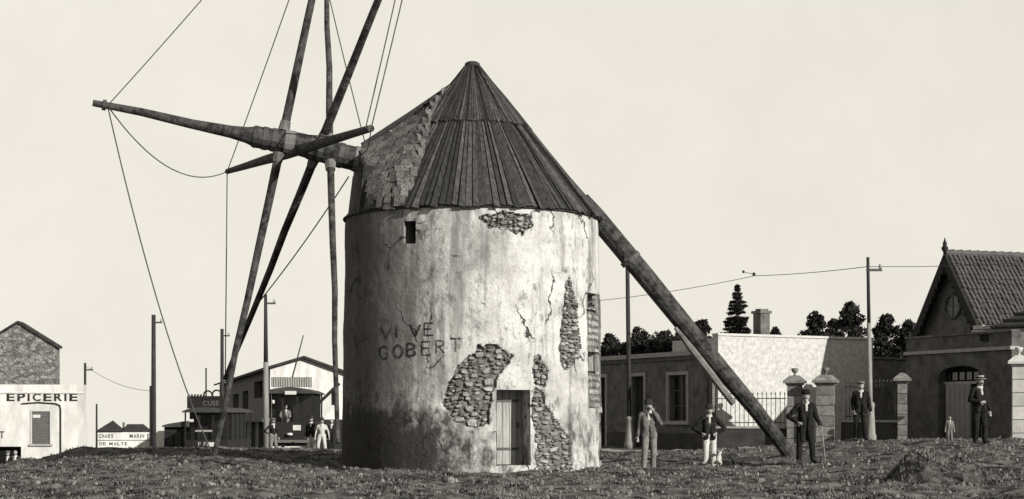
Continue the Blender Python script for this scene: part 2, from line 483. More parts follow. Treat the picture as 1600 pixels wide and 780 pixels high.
# stones bared where the render fell
stone_meshes = []
for k in range(9):
    mb = MB(); nv = random.choice((6, 7, 8)); ring = []
    for i in range(nv):
        t = 2 * math.pi * (i + random.uniform(-.25, .25)) / nv
        cx, cz = math.cos(t), math.sin(t)
        q = (abs(cx) ** 4 + abs(cz) ** 4) ** -.25 * random.uniform(.70, 1.0)
        ring.append((cx * q * .5, cz * q * .5))
    v = [(x, 0, z) for x, z in ring] + [(x * .96, -.7 + random.uniform(-.1, .1), z * .94) for x, z in ring] + [(x * .7, -1 + random.uniform(-.15, .15), z * .66) for x, z in ring]
    fs = [(i, (i + 1) % nv, (i + 1) % nv + nv, i + nv) for i in range(nv)] + [(i + nv, (i + 1) % nv + nv, (i + 1) % nv + 2 * nv, i + 2 * nv) for i in range(nv)] + [tuple(range(2 * nv, 3 * nv))]
    mb.add(v, fs)
    o = mb.build('stone', M_stone); stone_meshes.append(o.data); bpy.data.objects.remove(o)
def place_stone(a, z, w, h, dep, base):
    o = link('stone', random.choice(stone_meshes), wall)
    o.location = cpt(a, z, base); o.rotation_euler = (random.uniform(-.2, .2), random.uniform(-.3, .3), a + random.uniform(-.16, .16))
    o.scale = (w, dep, h)
for pi, pl in enumerate(patches):
    amin, amax = min(p[0] for p in pl), max(p[0] for p in pl); zmin, zmax = min(p[1] for p in pl), max(p[1] for p in pl)
    placed = []
    for tr in range(2600):
        big = tr < 500
        w = random.uniform(.15, .33) if big else random.uniform(.07, .17)
        h = w * (random.uniform(.28, .5) if pi == 1 else random.uniform(.42, .8))
        if pi in (2, 3, 4): w *= .7; h *= .7
        u = random.uniform(amin, amax) * 3.28; zz = random.uniform(zmin, zmax); a = u / 3.28
        if zz < .06 or inhole(a, zz) or inhole(a - w * .5 / 3.28, zz) or inhole(a + w * .5 / 3.28, zz): continue
        if not (inpatch(a, zz) and inpatch(a - w * .42 / 3.28, zz) and inpatch(a + w * .42 / 3.28, zz) and inpatch(a, zz + h * .4) and inpatch(a, zz - h * .4)): continue
        if any(abs(u - q[0]) < (w + q[2]) * .47 and abs(zz - q[1]) < (h + q[3]) * .47 for q in placed): continue
        placed.append((u, zz, w, h))
        place_stone(a, zz, w * 1.0, h * 1.02, random.uniform(.05, .09), rw(zz) - .085)
for z in np.arange(H4[2] - .85, H3[3] - .02, .17):
    for a in np.arange(H3[0] + .03, R(88), .075):
        if not inhole(a, z): place_stone(a, float(z), .23, .14, .07, rw(z) - .13)

# door leaf
da = (DOOR[0] + DOOR[1]) / 2
dn = Vector((math.sin(da), -math.cos(da), 0)); dx = Vector((math.cos(da), math.sin(da), 0))
dc = dn * (rw(1) * math.cos((DOOR[1] - DOOR[0]) / 2) - .60)
dw = 2 * rw(1) * math.sin((DOOR[1] - DOOR[0]) / 2)
door = bpy.data.objects.new('door', None); COL.objects.link(door); door.parent = mill
door.location = (dc.x, dc.y, DOOR[2]); door.rotation_euler = (0, 0, da)
dh = DOOR[3] - DOOR[2]
np_ = 5
for k in range(np_):
    w = dw / np_
    MB().box(-dw / 2 + k * w + .006, -dw / 2 + (k + 1) * w - .006, -.03 - random.uniform(0, .008), .02, .01, dh - .01).build('plank', M_door, door)
MB().box(-dw / 2 + .01, dw / 2 - .01, .021, .05, .02, dh - .02).build('backing', M_dark, door)
for z in (.35, 1.5):
    MB().box(-dw / 2 + .02, dw / 2 - .1, -.055, -.039, z, z + .06).build('hinge', M_iron, door)
MB().box(dw / 2 - .16, dw / 2 - .10, -.07, -.039, dh * .5, dh * .5 + .12).build('latch', M_iron, door)

# painted slogan, worn
def worn_paint(name='worn_black_paint', lo=.67, hi=.45, top=.85, sc=5.5):
    m = bpy.data.materials.new(name); m.use_nodes = True
    t = m.node_tree; n = t.nodes; L = t.links; bs = n['Principled BSDF']
    bs.inputs['Base Color'].default_value = g(.03); bs.inputs['Roughness'].default_value = .9; bs.inputs['Specular IOR Level'].default_value = .1
    tcn = n.new('ShaderNodeTexCoord'); nz = n.new('ShaderNodeTexNoise'); nz.inputs['Scale'].default_value = sc; nz.inputs['Detail'].default_value = 9; nz.inputs['Roughness'].default_value = .75
    L.new(tcn.outputs['Object'], nz.inputs['Vector'])
    mr = n.new('ShaderNodeMapRange'); mr.inputs[1].default_value = lo; mr.inputs[2].default_value = hi; mr.inputs[4].default_value = top
    L.new(nz.outputs['Fac'], mr.inputs[0]); L.new(mr.outputs[0], bs.inputs['Alpha'])
    return m
M_paint = worn_paint()
M_signpaint = worn_paint('faded_sign_paint', .78, .50, .95, 7)
STROKES = {'V': [[(0, 1), (.45, 0)], [(.45, 0), (.9, 1)]], 'I': [[(.1, 1), (.1, 0)]], 'E': [[(0, 1), (0, 0)], [(0, 1), (.75, 1)], [(0, .52), (.6, .52)], [(0, 0), (.75, 0)]],
           'G': [[(.8, .85), (.45, 1)], [(.45, 1), (.1, .75)], [(.1, .75), (.08, .3)], [(.08, .3), (.45, 0)], [(.45, 0), (.8, .2)], [(.8, .2), (.8, .45)], [(.8, .45), (.5, .45)]],
           'O': [[(.45, 1), (.08, .7)], [(.08, .7), (.1, .25)], [(.1, .25), (.45, 0)], [(.45, 0), (.82, .3)], [(.82, .3), (.8, .75)], [(.8, .75), (.45, 1)]],
           'B': [[(0, 1), (0, 0)], [(0, 1), (.6, .9)], [(.6, .9), (.6, .6)], [(.6, .6), (0, .5)], [(.6, .45), (.7, .15)], [(.7, .15), (0, 0)]],
           'R': [[(0, 1), (0, 0)], [(0, 1), (.65, .9)], [(.65, .9), (.62, .6)], [(.62, .6), (0, .5)], [(.25, .5), (.75, 0)]],
           'T': [[(0, 1), (.95, 1)], [(.47, 1), (.47, 0)]]}
def slogan(word, x0, y0, x1, y1, rise):
    n = len(word); step = (x1 - x0) / n
    for i, ch in enumerate(word):
        mb = MB()
        for (p, q) in STROKES[ch]:
            prev = None; w = 3.6 if i < 3 else 2.8
            L_ = math.hypot((q[0] - p[0]) * step * .8, (q[1] - p[1]) * (y1 - y0)); k = max(2, int(L_ / 3) + 1)
            dxp, dyp = (q[0] - p[0]) * step * .8, -(q[1] - p[1]) * (y1 - y0)
            nn = math.hypot(dxp, dyp); ox, oy = -dyp / nn * w / 2, dxp / nn * w / 2
            for s in range(k + 1):
                t = s / k
                cx = x0 + i * step + (p[0] + (q[0] - p[0]) * t) * step * .8; cy = y1 - (p[1] + (q[1] - p[1]) * t) * (y1 - y0) - rise * i / n
                ww = random.uniform(.8, 1.15)
                pts = []
                for sg in (-1, 1):
                    a, z = cyl(cx + sg * ox * ww, cy + sg * oy * ww)
                    qv = Vector((math.sin(a) * 3.3, -math.cos(a) * 3.3, z))
                    r = rw(z) + .028 * noise.noise(qv * .7) + .012 * noise.noise(qv * 2.3) + .006 * noise.noise(qv * 7)
                    pts.append(cpt(a, z, r + .008))
                if prev: mb.quad(prev[0], prev[1], pts[1], pts[0])
                prev = pts
        tag(mb.build('letter', M_paint, wall), 'worn hand-painted letter ' + ch)
slogan('VIVE', 596, 511, 686, 530, 8)
slogan('GOBERT', 592, 541, 726, 562, 14)

# roof: deck cone, two tiers of boards
ZA, ZB, RE = 10.22, 8.66, 3.31
def rc(z): return .10 + (RE - .10) * (ZA - z) / (ZA - ZE)
mb = MB(); mb.lathe([(RE - .06, ZE + .0), (rc(ZB) - .06, ZB), (.06, ZA - .05)], n=64)
roof = mb.build('roof', M_deck, mill)
SA = math.atan2(-.98, .2)           # bearing of the windshaft seen from the mill's axis
def ang_d(a, b): return abs((a - b + math.pi) % (2 * math.pi) - math.pi)
nb = 128
sl = Vector((0, -(RE - .1), -(ZA - ZE))).normalized(); nrm = Vector((0, sl.z, -sl.y)); nrm = nrm if nrm.z > 0 else -nrm
def board_mesh(z0, z1, lift, seed):
    rr = random.Random(seed); mb = MB()
    t = .022; mf = math.tan(math.pi / nb)
    ext = rr.uniform(-.05, .06)
    p0 = Vector((0, -rc(z0), z0)) + sl * ext + nrm * lift; p1 = Vector((0, -rc(z1), z1)) + nrm * lift
    w0, w1 = rc(z0) * mf * rr.uniform(.84, .96), rc(z1) * mf * rr.uniform(.84, .96)
    tw = rr.uniform(-.026, .026)
    v = []
    segs = 4
    for i in range(segs + 1):
        f = i / segs; p = p0.lerp(p1, f); w = w0 + (w1 - w0) * f; bow = .012 * rr.uniform(-1, 1)
        for sx, th in ((-1, 0), (1, 0), (1, 1), (-1, 1)):
            q = p + Vector((sx * w, 0, 0)) + nrm * (t * th + tw * sx + bow)
            v.append(q)
    fs = [(3, 2, 1, 0), tuple(segs * 4 + k for k in range(4))]
    for i in range(segs):
        for k in range(4):
            fs.append((i * 4 + k, i * 4 + (k + 1) % 4, i * 4 + 4 + (k + 1) % 4, i * 4 + 4 + k))
    mb.add(v, fs); o = mb.build('board', M_board); d = o.data; bpy.data.objects.remove(o); return d
low = [board_mesh(ZE - .02, ZB + .05, .0, s) for s in range(7)]
upp = [board_mesh(ZB - .08, ZA - .06, .035, s + 50) for s in range(5)]
for k in range(nb):
    a = 2 * math.pi * k / nb
    if ang_d(a, SA) > R(33):
        o = link('board', random.choice(low), roof); o.rotation_euler = (0, 0, a + random.uniform(-.004, .004))
for k in range(nb):
    a = 2 * math.pi * (k + .5) / nb
    o = link('board', random.choice(upp), roof); o.rotation_euler = (0, 0, a)
MB().lathe([(.24, ZA - .20), (.20, ZA - .02), (.19, ZA + .06), (.13, ZA + .10), (.02, ZA + .12)], n=14).build('roof_cap', M_deck, mill)
mb = MB(); k = 72
mb.tube([(math.sin(2 * math.pi * i / k) * 3.25, -math.cos(2 * math.pi * i / k) * 3.25, ZE - .02) for i in range(k + 1)], .03, 6, cap=False)
mb.build('eave_ring', M_deck, mill)

# hood over the windshaft: mortared shell
sh = Vector((-.98, -.2, 0)).normalized(); la = Vector((.2, -.98, 0)).normalized()
def hl(s, l, z): q = sh * s + la * l; return Vector((q.x, q.y, z))
mb = MB(); nu, nv_ = 34, 34
grid = []
for side in (1, -1):
    base = len(mb.v)
    pts = []
    for i in range(nu + 1):
        u = i / nu
        ur_ = min(1, u / .92)
        Rg = (.50 + 2.26 * ur_, 0.0, 9.70 - 1.60 * ur_ - .10 * math.sin(ur_ * 3.1))
        uk = min(1, u / .74); zk = 9.70 - 3.33 * uk
        ph = R(8 + 42 * math.sin(math.pi * .5 * min(1, uk * 1.25)) - 22 * max(0, (u - .74) / .26))
        rk = rc(zk) + .06
        K = (rk * math.cos(ph), rk * math.sin(ph), zk)
        for j in range(nv_ + 1):
            v = j / nv_
            s, l, z = [Rg[q] + (K[q] - Rg[q]) * v for q in range(3)]
            bul = .34 * math.sin(math.pi * v) * u ** .8
            l += bul; z += bul * .35
            if i == nu: s += .05 * noise.noise(Vector((v * 9, side, 2)))
            q = hl(s, side * l, z)
            q += Vector((0, 0, 1)) * (.03 * noise.noise(q * 2.2))
            if v > .9: q.z -= .05 * (v - .9) / .1
            pts.append(q)
    nn = nv_ + 1
    fs = [(i * nn + j, (i + 1) * nn + j, (i + 1) * nn + j + 1, i * nn + j + 1) for i in range(nu) for j in range(nv_)]
    mb.add(pts, fs)
hood = mb.build('hood', M_mortar, mill, smooth=True)
mb = MB()
mb.tube([hl(.5, 0, 9.74), hl(1.6, 0, 8.93), hl(2.8, 0, 8.10)], [.05, .07, .08], 7); mb.build('hood_ridge', M_deck, mill)
# weathered shingles over the hood
M_shing = mat('weathered_shingle', .035, .24, scale=5, bump=.8, rnd=.5, contrast=(.34, .66), fine=14)
sm_ = []
for k in range(4):
    o = MB().prism([(-.5, -.5), (.5 , -.5), (random.uniform(.42, .5), .5), (random.uniform(-.1, .1), random.uniform(.5, .6)), (random.uniform(-.5, -.42), .5)], -.5, .5).build('shingle', M_shing); sm_.append(o.data); bpy.data.objects.remove(o)
hv = hood.data.vertices; nn0 = nv_ + 1
for sd in (0, 1):
    for i in range(2, nu, 2):
        for j in range(1, nv_, 3 if i > 10 else 5):
            if sd == 1 and (i % 4 or j % 2): continue
            b0 = sd * (nu + 1) * nn0 + i * nn0 + min(nv_ - 1, j + (i // 2) % 2)
            q = hv[b0].co; e1 = hv[b0 + 1].co - q; e2 = hv[b0 - nn0].co - q
            if e1.length < .004 or e2.length < .004 or random.random() < .06: continue
            nn_ = e1.cross(e2).normalized(); nn_ = nn_ if nn_.z > 0 else -nn_
            z_ = -(Vector((0, 0, 1)) - nn_ * nn_.z).normalized(); x_ = (-nn_).cross(z_) if False else z_.cross(nn_) * -1
            m4 = Matrix((x_, nn_, z_)).transposed()
            if m4.determinant() < 0: m4 = Matrix((-x_, nn_, z_)).transposed()
            o = link('shingle', random.choice(sm_), hood)
            o.matrix_local = Matrix.Translation(q + nn_ * random.uniform(.014, .026)) @ m4.to_4x4() @ Matrix.Rotation(random.uniform(-.13, .13), 4, 'Y') @ Matrix.Rotation(random.uniform(.02, .09), 4, 'X') @ Matrix.Diagonal((random.uniform(.16, .27), .016, random.uniform(.24, .36), 1))
# boarded front below the shaft
fr = bpy.data.objects.new('hood_front', None); COL.objects.link(fr); fr.parent = mill
for k in range(8):
    l0 = -1.35 + k * .34; l1 = l0 + .325
    zt = 7.95 - .5 * max(0, abs((l0 + l1) / 2) - .3)
    b_ = [hl(3.05, l0, 6.28), hl(3.05, l1, 6.28), hl(2.9, l1, zt), hl(2.9, l0, zt)]
    c_ = [p - sh * .05 for p in b_]
    MB().add(b_ + c_, [(0, 1, 2, 3), (7, 6, 5, 4), (0, 4, 5, 1), (1, 5, 6, 2), (2, 6, 7, 3), (3, 7, 4, 0)]).build('plank', M_wood, fr)
for sd in (1, -1):
    MB().add([hl(3.02, sd * 1.37, 6.28), hl(2.88, sd * 1.37, 7.45), hl(2.45, sd * 1.5, 7.3), hl(2.45, sd * 2.0, 6.4)], [(0, 1, 2, 3)]).build('cheek', M_deck, fr)

# windshaft and bowsprit
def ML(px, py, Y): q = P(px, py, Y); return Vector((q.x - MX, q.y - MY, q.z))
def shY(px): return MY - .2 * ((738 - px) / 61.5)
shaft_pts = [(640, 272), (575, 253), (520, 240), (470, 226), (400, 214), (385, 211), (360, 206), (300, 194), (220, 175), (145, 161)]
shaft_r = [.31, .31, .30, .29, .27, .20, .155, .12, .10, .08]
mb = MB(); mb.tube([ML(a, b, shY(a)) for a, b in shaft_pts], shaft_r, 14)
shaft = mb.build('windshaft', M_wood, mill, smooth=False)
def shaft_at(px):
    for (p, q), ra, rb in zip(zip(shaft_pts, shaft_pts[1:]), shaft_r, shaft_r[1:]):
        if q[0] <= px <= p[0]:
            t = (p[0] - px) / (p[0] - q[0]); return ML(px, p[1] + (q[1] - p[1]) * t, shY(px)), ra + (rb - ra) * t
    return ML(*shaft_pts[-1], shY(145)), .08
for px, ex in ((558, 10), (532, 8), (500, 7), (486, 7), (452, 16), (428, 8), (414, 8), (398, 6)):
    a, ra = shaft_at(px + ex / 2); b, rb = shaft_at(px - ex / 2)
    MB().tube([a, b], [ra + .018, rb + .018], 14).build('band', M_iron if ex < 10 else M_woodL, shaft)
a, ra = shaft_at(166); b, rb = shaft_at(160); MB().tube([a, b], .13, 10).build('band', M_iron, shaft)

# the four sail stocks; each runs through the shaft
def stock(cpx, low, yl, rad, m, wob=.05, up=1.0, off=(0, 0, 0)):
    rad *= .74; c, _ = shaft_at(cpx); c = c + Vector(off); lo = ML(low[0], low[1], yl); hi = c + (c - lo) * up
    pts = []; rr = []
    for i in range(13):
        t = i / 12; p = lo.lerp(hi, t); q = Vector((noise.noise(p * .6), noise.noise(p * .6 + Vector((5, 5, 5))), 0)) * wob
        if 5 <= i <= 7: q *= .2
        pts.append(p + q); k = 1 - abs(t - .5) * 2
        rr.append(rad * (.55 + .45 * k))
    return MB().tube(pts, rr, 10).build('stock', m, mill), lo, hi, pts
sA, Alo, Ahi, Ap = stock(440, (334, 714), 43.2, .155, M_wood)
sB, Blo, Bhi, Bp = stock(497, (352, 592), 48.0, .16, M_wood)
sC, Clo, Chi, Cp = stock(516, (527, 692), 39.5, .125, M_wood)
sD, Dlo, Dhi, Dp = stock(469, (355, 268), 50.5, .195, M_wood, .02, .74, (0, -.22, -.17))
# wooden wedges where the stocks pass the shaft
for st, pts in ((sA, Ap), (sB, Bp), (sC, Cp)):
    for sg in (-1, 1):
        c = pts[6]; d = (pts[8] - pts[4]).normalized() * sg
        MB().tube([c + d * .28, c + d * .52], [.15, .125], 8).build('wedge', M_woodL, st)
tip, _ = shaft_at(168)
def stay(a, b, sag, r=.014, n=18):
    pts = []
    for i in range(n + 1):
        t = i / n; p = a.lerp(b, t); p = p + Vector((0, 0, -sag * 4 * t * (1 - t))); pts.append(p)
    return MB().tube(pts, r, 5).build('stay', M_rope, mill)
hood_pt = ML(572, 236, 43.2)
stay(tip, Ahi, .1); stay(tip, Alo, .75, .017); stay(tip, Dlo, .75, .016)
stay(Dlo, Ahi, .1, .015); stay(Dlo, Blo, .05, .017)
stay(Cp[10], hood_pt + Vector((0, 0, .1)), .05, .015)
stay(Dhi, Bhi, .05, .015); stay(Dhi + Vector((-.12, 0, 0)), Bp[11], .05, .015); stay(Dhi, hood_pt, .12, .013)
stay(ML(545, 276, 43.4), Bp[2], .1, .017); stay(Ap[6] + Vector((0, 0, .2)), Dp[10], .0, .014)

# tail pole with its strut
mb = MB(); tp = [(908, 312), (930, 338), (1010, 434), (1100, 545), (1180, 640), (1238, 716)]
tpt = [ML(a, b, 44 + .2 * (a - 738) / 61.5) for a, b in tp]
mb.tube(tpt, [.22, .25, .25, .23, .20, .17], 12); tail = mb.build('tail_pole', M_wood, mill)
s2 = [ML(a, b, 43.9 + .2 * (a - 738) / 61.5) for a, b in ((1055, 512), (1080, 545), (1110, 584), (1146, 631))]
MB().tube(s2, [.05, .10, .11, .09], 8).build('strut', M_woodL, tail)
for px, py in ((985, 405),):
    c = ML(px, py, 44 + .2 * (px - 738) / 61.5); d = (tpt[3] - tpt[1]).normalized() * .06
    MB().tube([c - d, c + d], .29, 10).build('band', M_iron, tail)
MB().box(-.06, .06, -.06, .06, 0, .5).build('peg', M_wood, tail).location = ML(979, 408, 44.6)

# ------------------------------------------------------------------ buildings
class Fac:
    """a facade seen between pixel columns; local x runs along it, local y into the building"""
    def __init__(s, A, B):
        a = P(A[0], 0, A[1]); b = P(B[0], 0, B[1])
        s.o = (a.x, a.y); s.ang = math.atan2(b.y - a.y, b.x - a.x); s.L = math.hypot(b.x - a.x, b.y - a.y)
    def uv(s, px, py, y=0.0):
        c, d = math.cos(s.ang), math.sin(s.ang)
        ox, oy = s.o[0] - d * y, s.o[1] + c * y
        k = (px - 800) / F
        # t*(k,1) = o + u*(c,d)
        u = (oy * k - ox) / (c - d * k); t = oy + u * d
        return u, CZ + (HOR - py) / F * t
    def rect(s, x0, y0, x1, y1):
        u0, za = s.uv(x0, (y0 + y1) / 2); u1, zb = s.uv(x1, (y0 + y1) / 2)
        um = (x0 + x1) / 2
        return u0, u1, s.uv(um, y1)[1], s.uv(um, y0)[1]
    def thing(s, name, label, cat, group=None): return thing(name, label, cat, (s.o[0], s.o[1], 0), s.ang, group)

def holed(mb, u0, u1, z0, z1, holes, t=.25, depth=None, mi=0):
    us = sorted({u0, u1} | {q for h in holes for q in h[:2]}); zz = sorted({z0, z1} | {q for h in holes for q in h[2:4]})
    for i in range(len(us) - 1):
        for j in range(len(zz) - 1):
            um, zm = (us[i] + us[i + 1]) / 2, (zz[j] + zz[j + 1]) / 2
            if any(h[0] < um < h[1] and h[2] < zm < h[3] for h in holes): continue
            mb.quad((us[i], 0, zz[j]), (us[i + 1], 0, zz[j]), (us[i + 1], 0, zz[j + 1]), (us[i], 0, zz[j + 1]), mi)
    for a, b, c, d in [h[:4] for h in holes]:
        q = [(a, c), (b, c), (b, d), (a, d)]
        for k in range(4):
            p, r = q[k], q[(k + 1) % 4]
            mb.quad((p[0], 0, p[1]), (p[0], t, p[1]), (r[0], t, r[1]), (r[0], 0, r[1]), mi)
    if depth:
        D = depth
        mb.quad((u0, 0, z0), (u0, 0, z1), (u0, D, z1), (u0, D, z0), mi); mb.quad((u1, 0, z0), (u1, D, z0), (u1, D, z1), (u1, 0, z1), mi)
        mb.quad((u0, D, z0), (u0, D, z1), (u1, D, z1), (u1, D, z0), mi); mb.quad((u0, 0, z1), (u1, 0, z1), (u1, D, z1), (u0, D, z1), mi)
    return mb

M_white = mat('lime_washed_wall', .56, .84, scale=1.6, stretch=(1, 1, .35), bump=.4, contrast=(.34, .6), detail=12)
M_rough = mat('rough_cast', .38, .66, scale=6, bump=.45, fine=13, contrast=(.28, .60), detail=14)
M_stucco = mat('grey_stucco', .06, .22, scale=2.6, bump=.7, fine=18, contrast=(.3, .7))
M_stuccoD = mat('dark_stucco', .05, .18, scale=2.6, bump=.7, fine=20, contrast=(.3, .7))
M_stuccoG = mat('gable_stucco', .08, .18, scale=1.8, bump=.6, fine=20)
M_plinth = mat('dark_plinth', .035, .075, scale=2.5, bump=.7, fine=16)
M_trim = mat('pale_trim', .34, .46, scale=4, bump=.3)
M_trimL = mat('bright_trim', .55, .68, scale=4, bump=.25)
M_block = mat('pillar_block', .14, .30, scale=4, bump=.5, rnd=.18)
M_glass = mat('window_glass', .012, .02, bump=0, rough=.25, spec=.5)
M_frame = mat('window_frame', .10, .16, bump=.2)
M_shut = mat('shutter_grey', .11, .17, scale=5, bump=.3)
M_black = mat('black_paint', .012, .022, bump=.15, rough=.75, spec=.2)
def rubble_far():
    m = mat('gable_rubble', .10, .36, scale=9, bump=1.0, fine=14, contrast=(.34, .66), detail=12)
    n = m.node_tree.nodes; L = m.node_tree.links; bs = n['Principled BSDF']
    src = bs.inputs['Base Color'].links[0].from_socket
    t = n.new('ShaderNodeTexCoord'); mp = n.new('ShaderNodeMapping'); mp.inputs['Scale'].default_value = (1, 1, 1.7); L.new(t.outputs['Object'], mp.inputs[0])
    v1 = n.new('ShaderNodeTexVoronoi'); v1.inputs['Scale'].default_value = 3.6; L.new(mp.outputs[0], v1.inputs['Vector'])
    v2 = n.new('ShaderNodeTexVoronoi'); v2.feature = 'DISTANCE_TO_EDGE'; v2.inputs['Scale'].default_value = 3.6; L.new(mp.outputs[0], v2.inputs['Vector'])
    sp = n.new('ShaderNodeSeparateColor'); L.new(v1.outputs['Color'], sp.inputs[0])
    r1 = n.new('ShaderNodeMapRange'); r1.inputs[3].default_value = .5; r1.inputs[4].default_value = 1.45; L.new(sp.outputs[0], r1.inputs[0])
    r2 = n.new('ShaderNodeMapRange'); r2.inputs[1].default_value = .0; r2.inputs[2].default_value = .09; r2.inputs[3].default_value = .45; r2.inputs[4].default_value = 1.0; L.new(v2.outputs['Distance'], r2.inputs[0])
    mu = n.new('ShaderNodeMath'); mu.operation = 'MULTIPLY'; L.new(r1.outputs[0], mu.inputs[0]); L.new(r2.outputs[0], mu.inputs[1])
    hs = n.new('ShaderNodeHueSaturation'); L.new(src, hs.inputs['Color']); L.new(mu.outputs[0], hs.inputs['Value']); L.new(hs.outputs[0], bs.inputs['Base Color'])
    return m
M_rstone = rubble_far()
M_tile = mat('clay_tile', .06, .13, scale=2.5, bump=.5, fine=9, contrast=(.3, .7))
M_tileD = mat('dark_tile', .02, .05, scale=2.5, bump=.5, fine=9)
M_doorL = mat('light_door', .27, .40, scale=4, stretch=(4, 4, .6), bump=.3)
M_sign = mat('sign_white', .62, .72, bump=.1)

def window(parent, r, t=.2, cols=2, rows=3, surround=None, sill=None):
    u0, u1, z0, z1 = r
    MB().quad((u0, t - .02, z0), (u1, t - .02, z0), (u1, t - .02, z1), (u0, t - .02, z1)).build('pane', M_glass, parent)
    fr = MB(); w = .05
    fr.box(u0, u0 + w, t - .07, t - .025, z0, z1); fr.box(u1 - w, u1, t - .07, t - .025, z0, z1)
    fr.box(u0 + w, u1 - w, t - .07, t - .025, z0, z0 + w); fr.box(u0 + w, u1 - w, t - .07, t - .025, z1 - w, z1)
    f = fr.build('window_frame', M_frame, parent)
    for k in range(1, cols):
        c = u0 + (u1 - u0) * k / cols; MB().box(c - .025, c + .025, t - .065, t - .03, z0 + w, z1 - w).build('muntin', M_frame, f)
    for k in range(1, rows):
        c = z0 + (z1 - z0) * k / rows; MB().box(u0 + w, u1 - w, t - .06, t - .032, c - .018, c + .018).build('muntin', M_frame, f)
    if surround:
        s = .13; m = MB()
        m.box(u0 - s, u0, -.05, .04, z0, z1 + s); m.box(u1, u1 + s, -.05, .04, z0, z1 + s); m.box(u0, u1, -.05, .04, z1, z1 + s)
        m.build('surround', surround, parent)
    if sill: MB().box(u0 - .22, u1 + .22, -.12, .1, z0 - .14, z0 - .002).build('sill', sill, parent)

# low house in the shade behind the mill
h1 = Fac((930, 76.0), (1113, 67.0))
T = h1.thing('low_house', 'long low house with shaded grey front behind the tail pole', 'house')
d1 = h1.rect(988, 588, 1007, 700); d1 = (d1[0], d1[1], -.05, d1[3]); w1 = h1.rect(1045, 586, 1074, 658); d2 = h1.rect(934, 590, 947, 700); d2 = (d2[0], d2[1], -.05, d2[3])
ZT = 3.72
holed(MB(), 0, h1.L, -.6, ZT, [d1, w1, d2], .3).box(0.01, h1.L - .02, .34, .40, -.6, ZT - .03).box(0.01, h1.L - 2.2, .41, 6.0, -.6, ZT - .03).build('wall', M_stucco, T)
MB().quad((h1.L, 0, -.6), (h1.L, .39, -.6), (h1.L, .39, ZT), (h1.L, 0, ZT)).build('end_wall', M_stucco, T)
MB().box(-.05, h1.L + .06, -.16, .3, ZT - .02, ZT + .16).build('cornice', M_trim, T)
MB().box(-.05, h1.L + .04, -.08, .2, ZT - .18, ZT - .022).build('frieze', M_stuccoD, T)
pl = [0, d2[0], d2[1], d1[0], d1[1], h1.L]
for a, b in ((pl[0], pl[1]), (pl[2], pl[3]), (pl[4], pl[5])):
    if b - a > .05: MB().box(a, b, -.05, .02, -.6, .62).build('plinth', M_plinth, T)
window(T, w1, .28, 2, 3, M_trim, M_trim)
for d in (d1, d2):
    MB().box(d[0] + .02, d[1] - .02, .18, .24, d[2], d[3] - .02).build('door', M_black, T)
    m = MB(); m.box(d[0] - .14, d[0], -.055, .05, .0, d[3] + .14); m.box(d[1], d[1] + .14, -.055, .05, .0, d[3] + .14); m.box(d[0], d[1], -.055, .05, d[3], d[3] + .14); m.build('surround', M_trim, T)
MB().box(h1.L - .55, h1.L - .30, -.07, .0, -.3, ZT - .2).build('quoin_strip', M_stuccoD, T)

# tall white-washed wall of the building beside it, low parapet house
h2 = Fac((1122, 66.95), (1364, 70.9))
T = h2.thing('white_house', 'tall rough-cast house with sunlit white end wall behind the railings', 'house')
ZW = 4.44
holed(MB(), 0, h2.L, -.5, ZW, [], .2, .35).box(1.4, h2.L - .05, .36, 5, -.5, ZW - .02).build('wall', M_rough, T)
MB().box(-.03, h2.L + .03, -.05, .35, ZW - .02, ZW + .07).build('coping', M_trimL, T)
c = MB(); u, _ = h2.uv(1191, 500, 3.0)
c.box(u - .24, u + .24, 2.8, 3.3, ZW + .01, 5.55); c.box(u - .30, u + .30, 2.74, 3.36, 5.55, 5.66); c.box(u - .2, u + .2, 2.85, 3.2, 5.66, 5.74)
c.build('chimney', M_stucco, T)

h9 = Fac((1352, 72.5), (1452, 75))
T = h9.thing('garden_wall', 'high dark garden wall behind the railing beside the lodge', 'wall')
MB().box(0, h9.L, 0, .35, -.5, 3.7).build('wall', M_stuccoD, T); MB().box(-.02, h9.L, -.06, .41, 3.7, 3.8).build('coping', M_stucco, T)
# boundary wall in two lengths, railings, gate pillars
def low_wall(A, B, ztop, label):
    f = Fac(A, B); T = f.thing('boundary_wall', label, 'wall', 'boundary walls in front of the white house')
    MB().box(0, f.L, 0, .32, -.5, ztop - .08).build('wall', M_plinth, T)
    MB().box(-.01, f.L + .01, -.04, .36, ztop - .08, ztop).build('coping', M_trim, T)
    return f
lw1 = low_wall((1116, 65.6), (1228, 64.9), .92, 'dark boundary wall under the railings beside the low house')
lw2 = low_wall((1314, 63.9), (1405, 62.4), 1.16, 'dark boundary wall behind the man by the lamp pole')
def railing(f, p0, p1, step, ytop, zb, label):
    T = f.thing('railing', label, 'railing', 'iron railings on the boundary walls')
    u0, _ = f.uv(p0, 640, .16); u1, _ = f.uv(p1, 640, .16); _, zt = f.uv((p0 + p1) / 2, ytop, .16)
    for z in (zb + .12, zt - .16): MB().box(u0 - .05, u1 + .05, .145, .175, z, z + .035).build('rail', M_iron, T)
    n = int((u1 - u0) / step); first = None
    for k in range(n + 1):
        u = u0 + (u1 - u0) * k / n
        if first is None:
            m = MB(); m.tube([(0, 0, zb), (0, 0, zt)], .013, 5); m.tube([(0, 0, zt), (0, 0, zt + .03), (0, 0, zt + .12)], [.013, .028, .002], 5)
            o = m.build('bar', M_iron, T); first = o.data
        else: o = link('bar', first, T)
        o.location = (u, .16, 0)
railing(lw1, 1121, 1226, .16, 617, .92, 'spiked iron railing against the sunlit white wall')
railing(lw2, 1322, 1404, .15, 598, 1.16, 'spiked iron railing in deep shade beside the dark gate lodge')

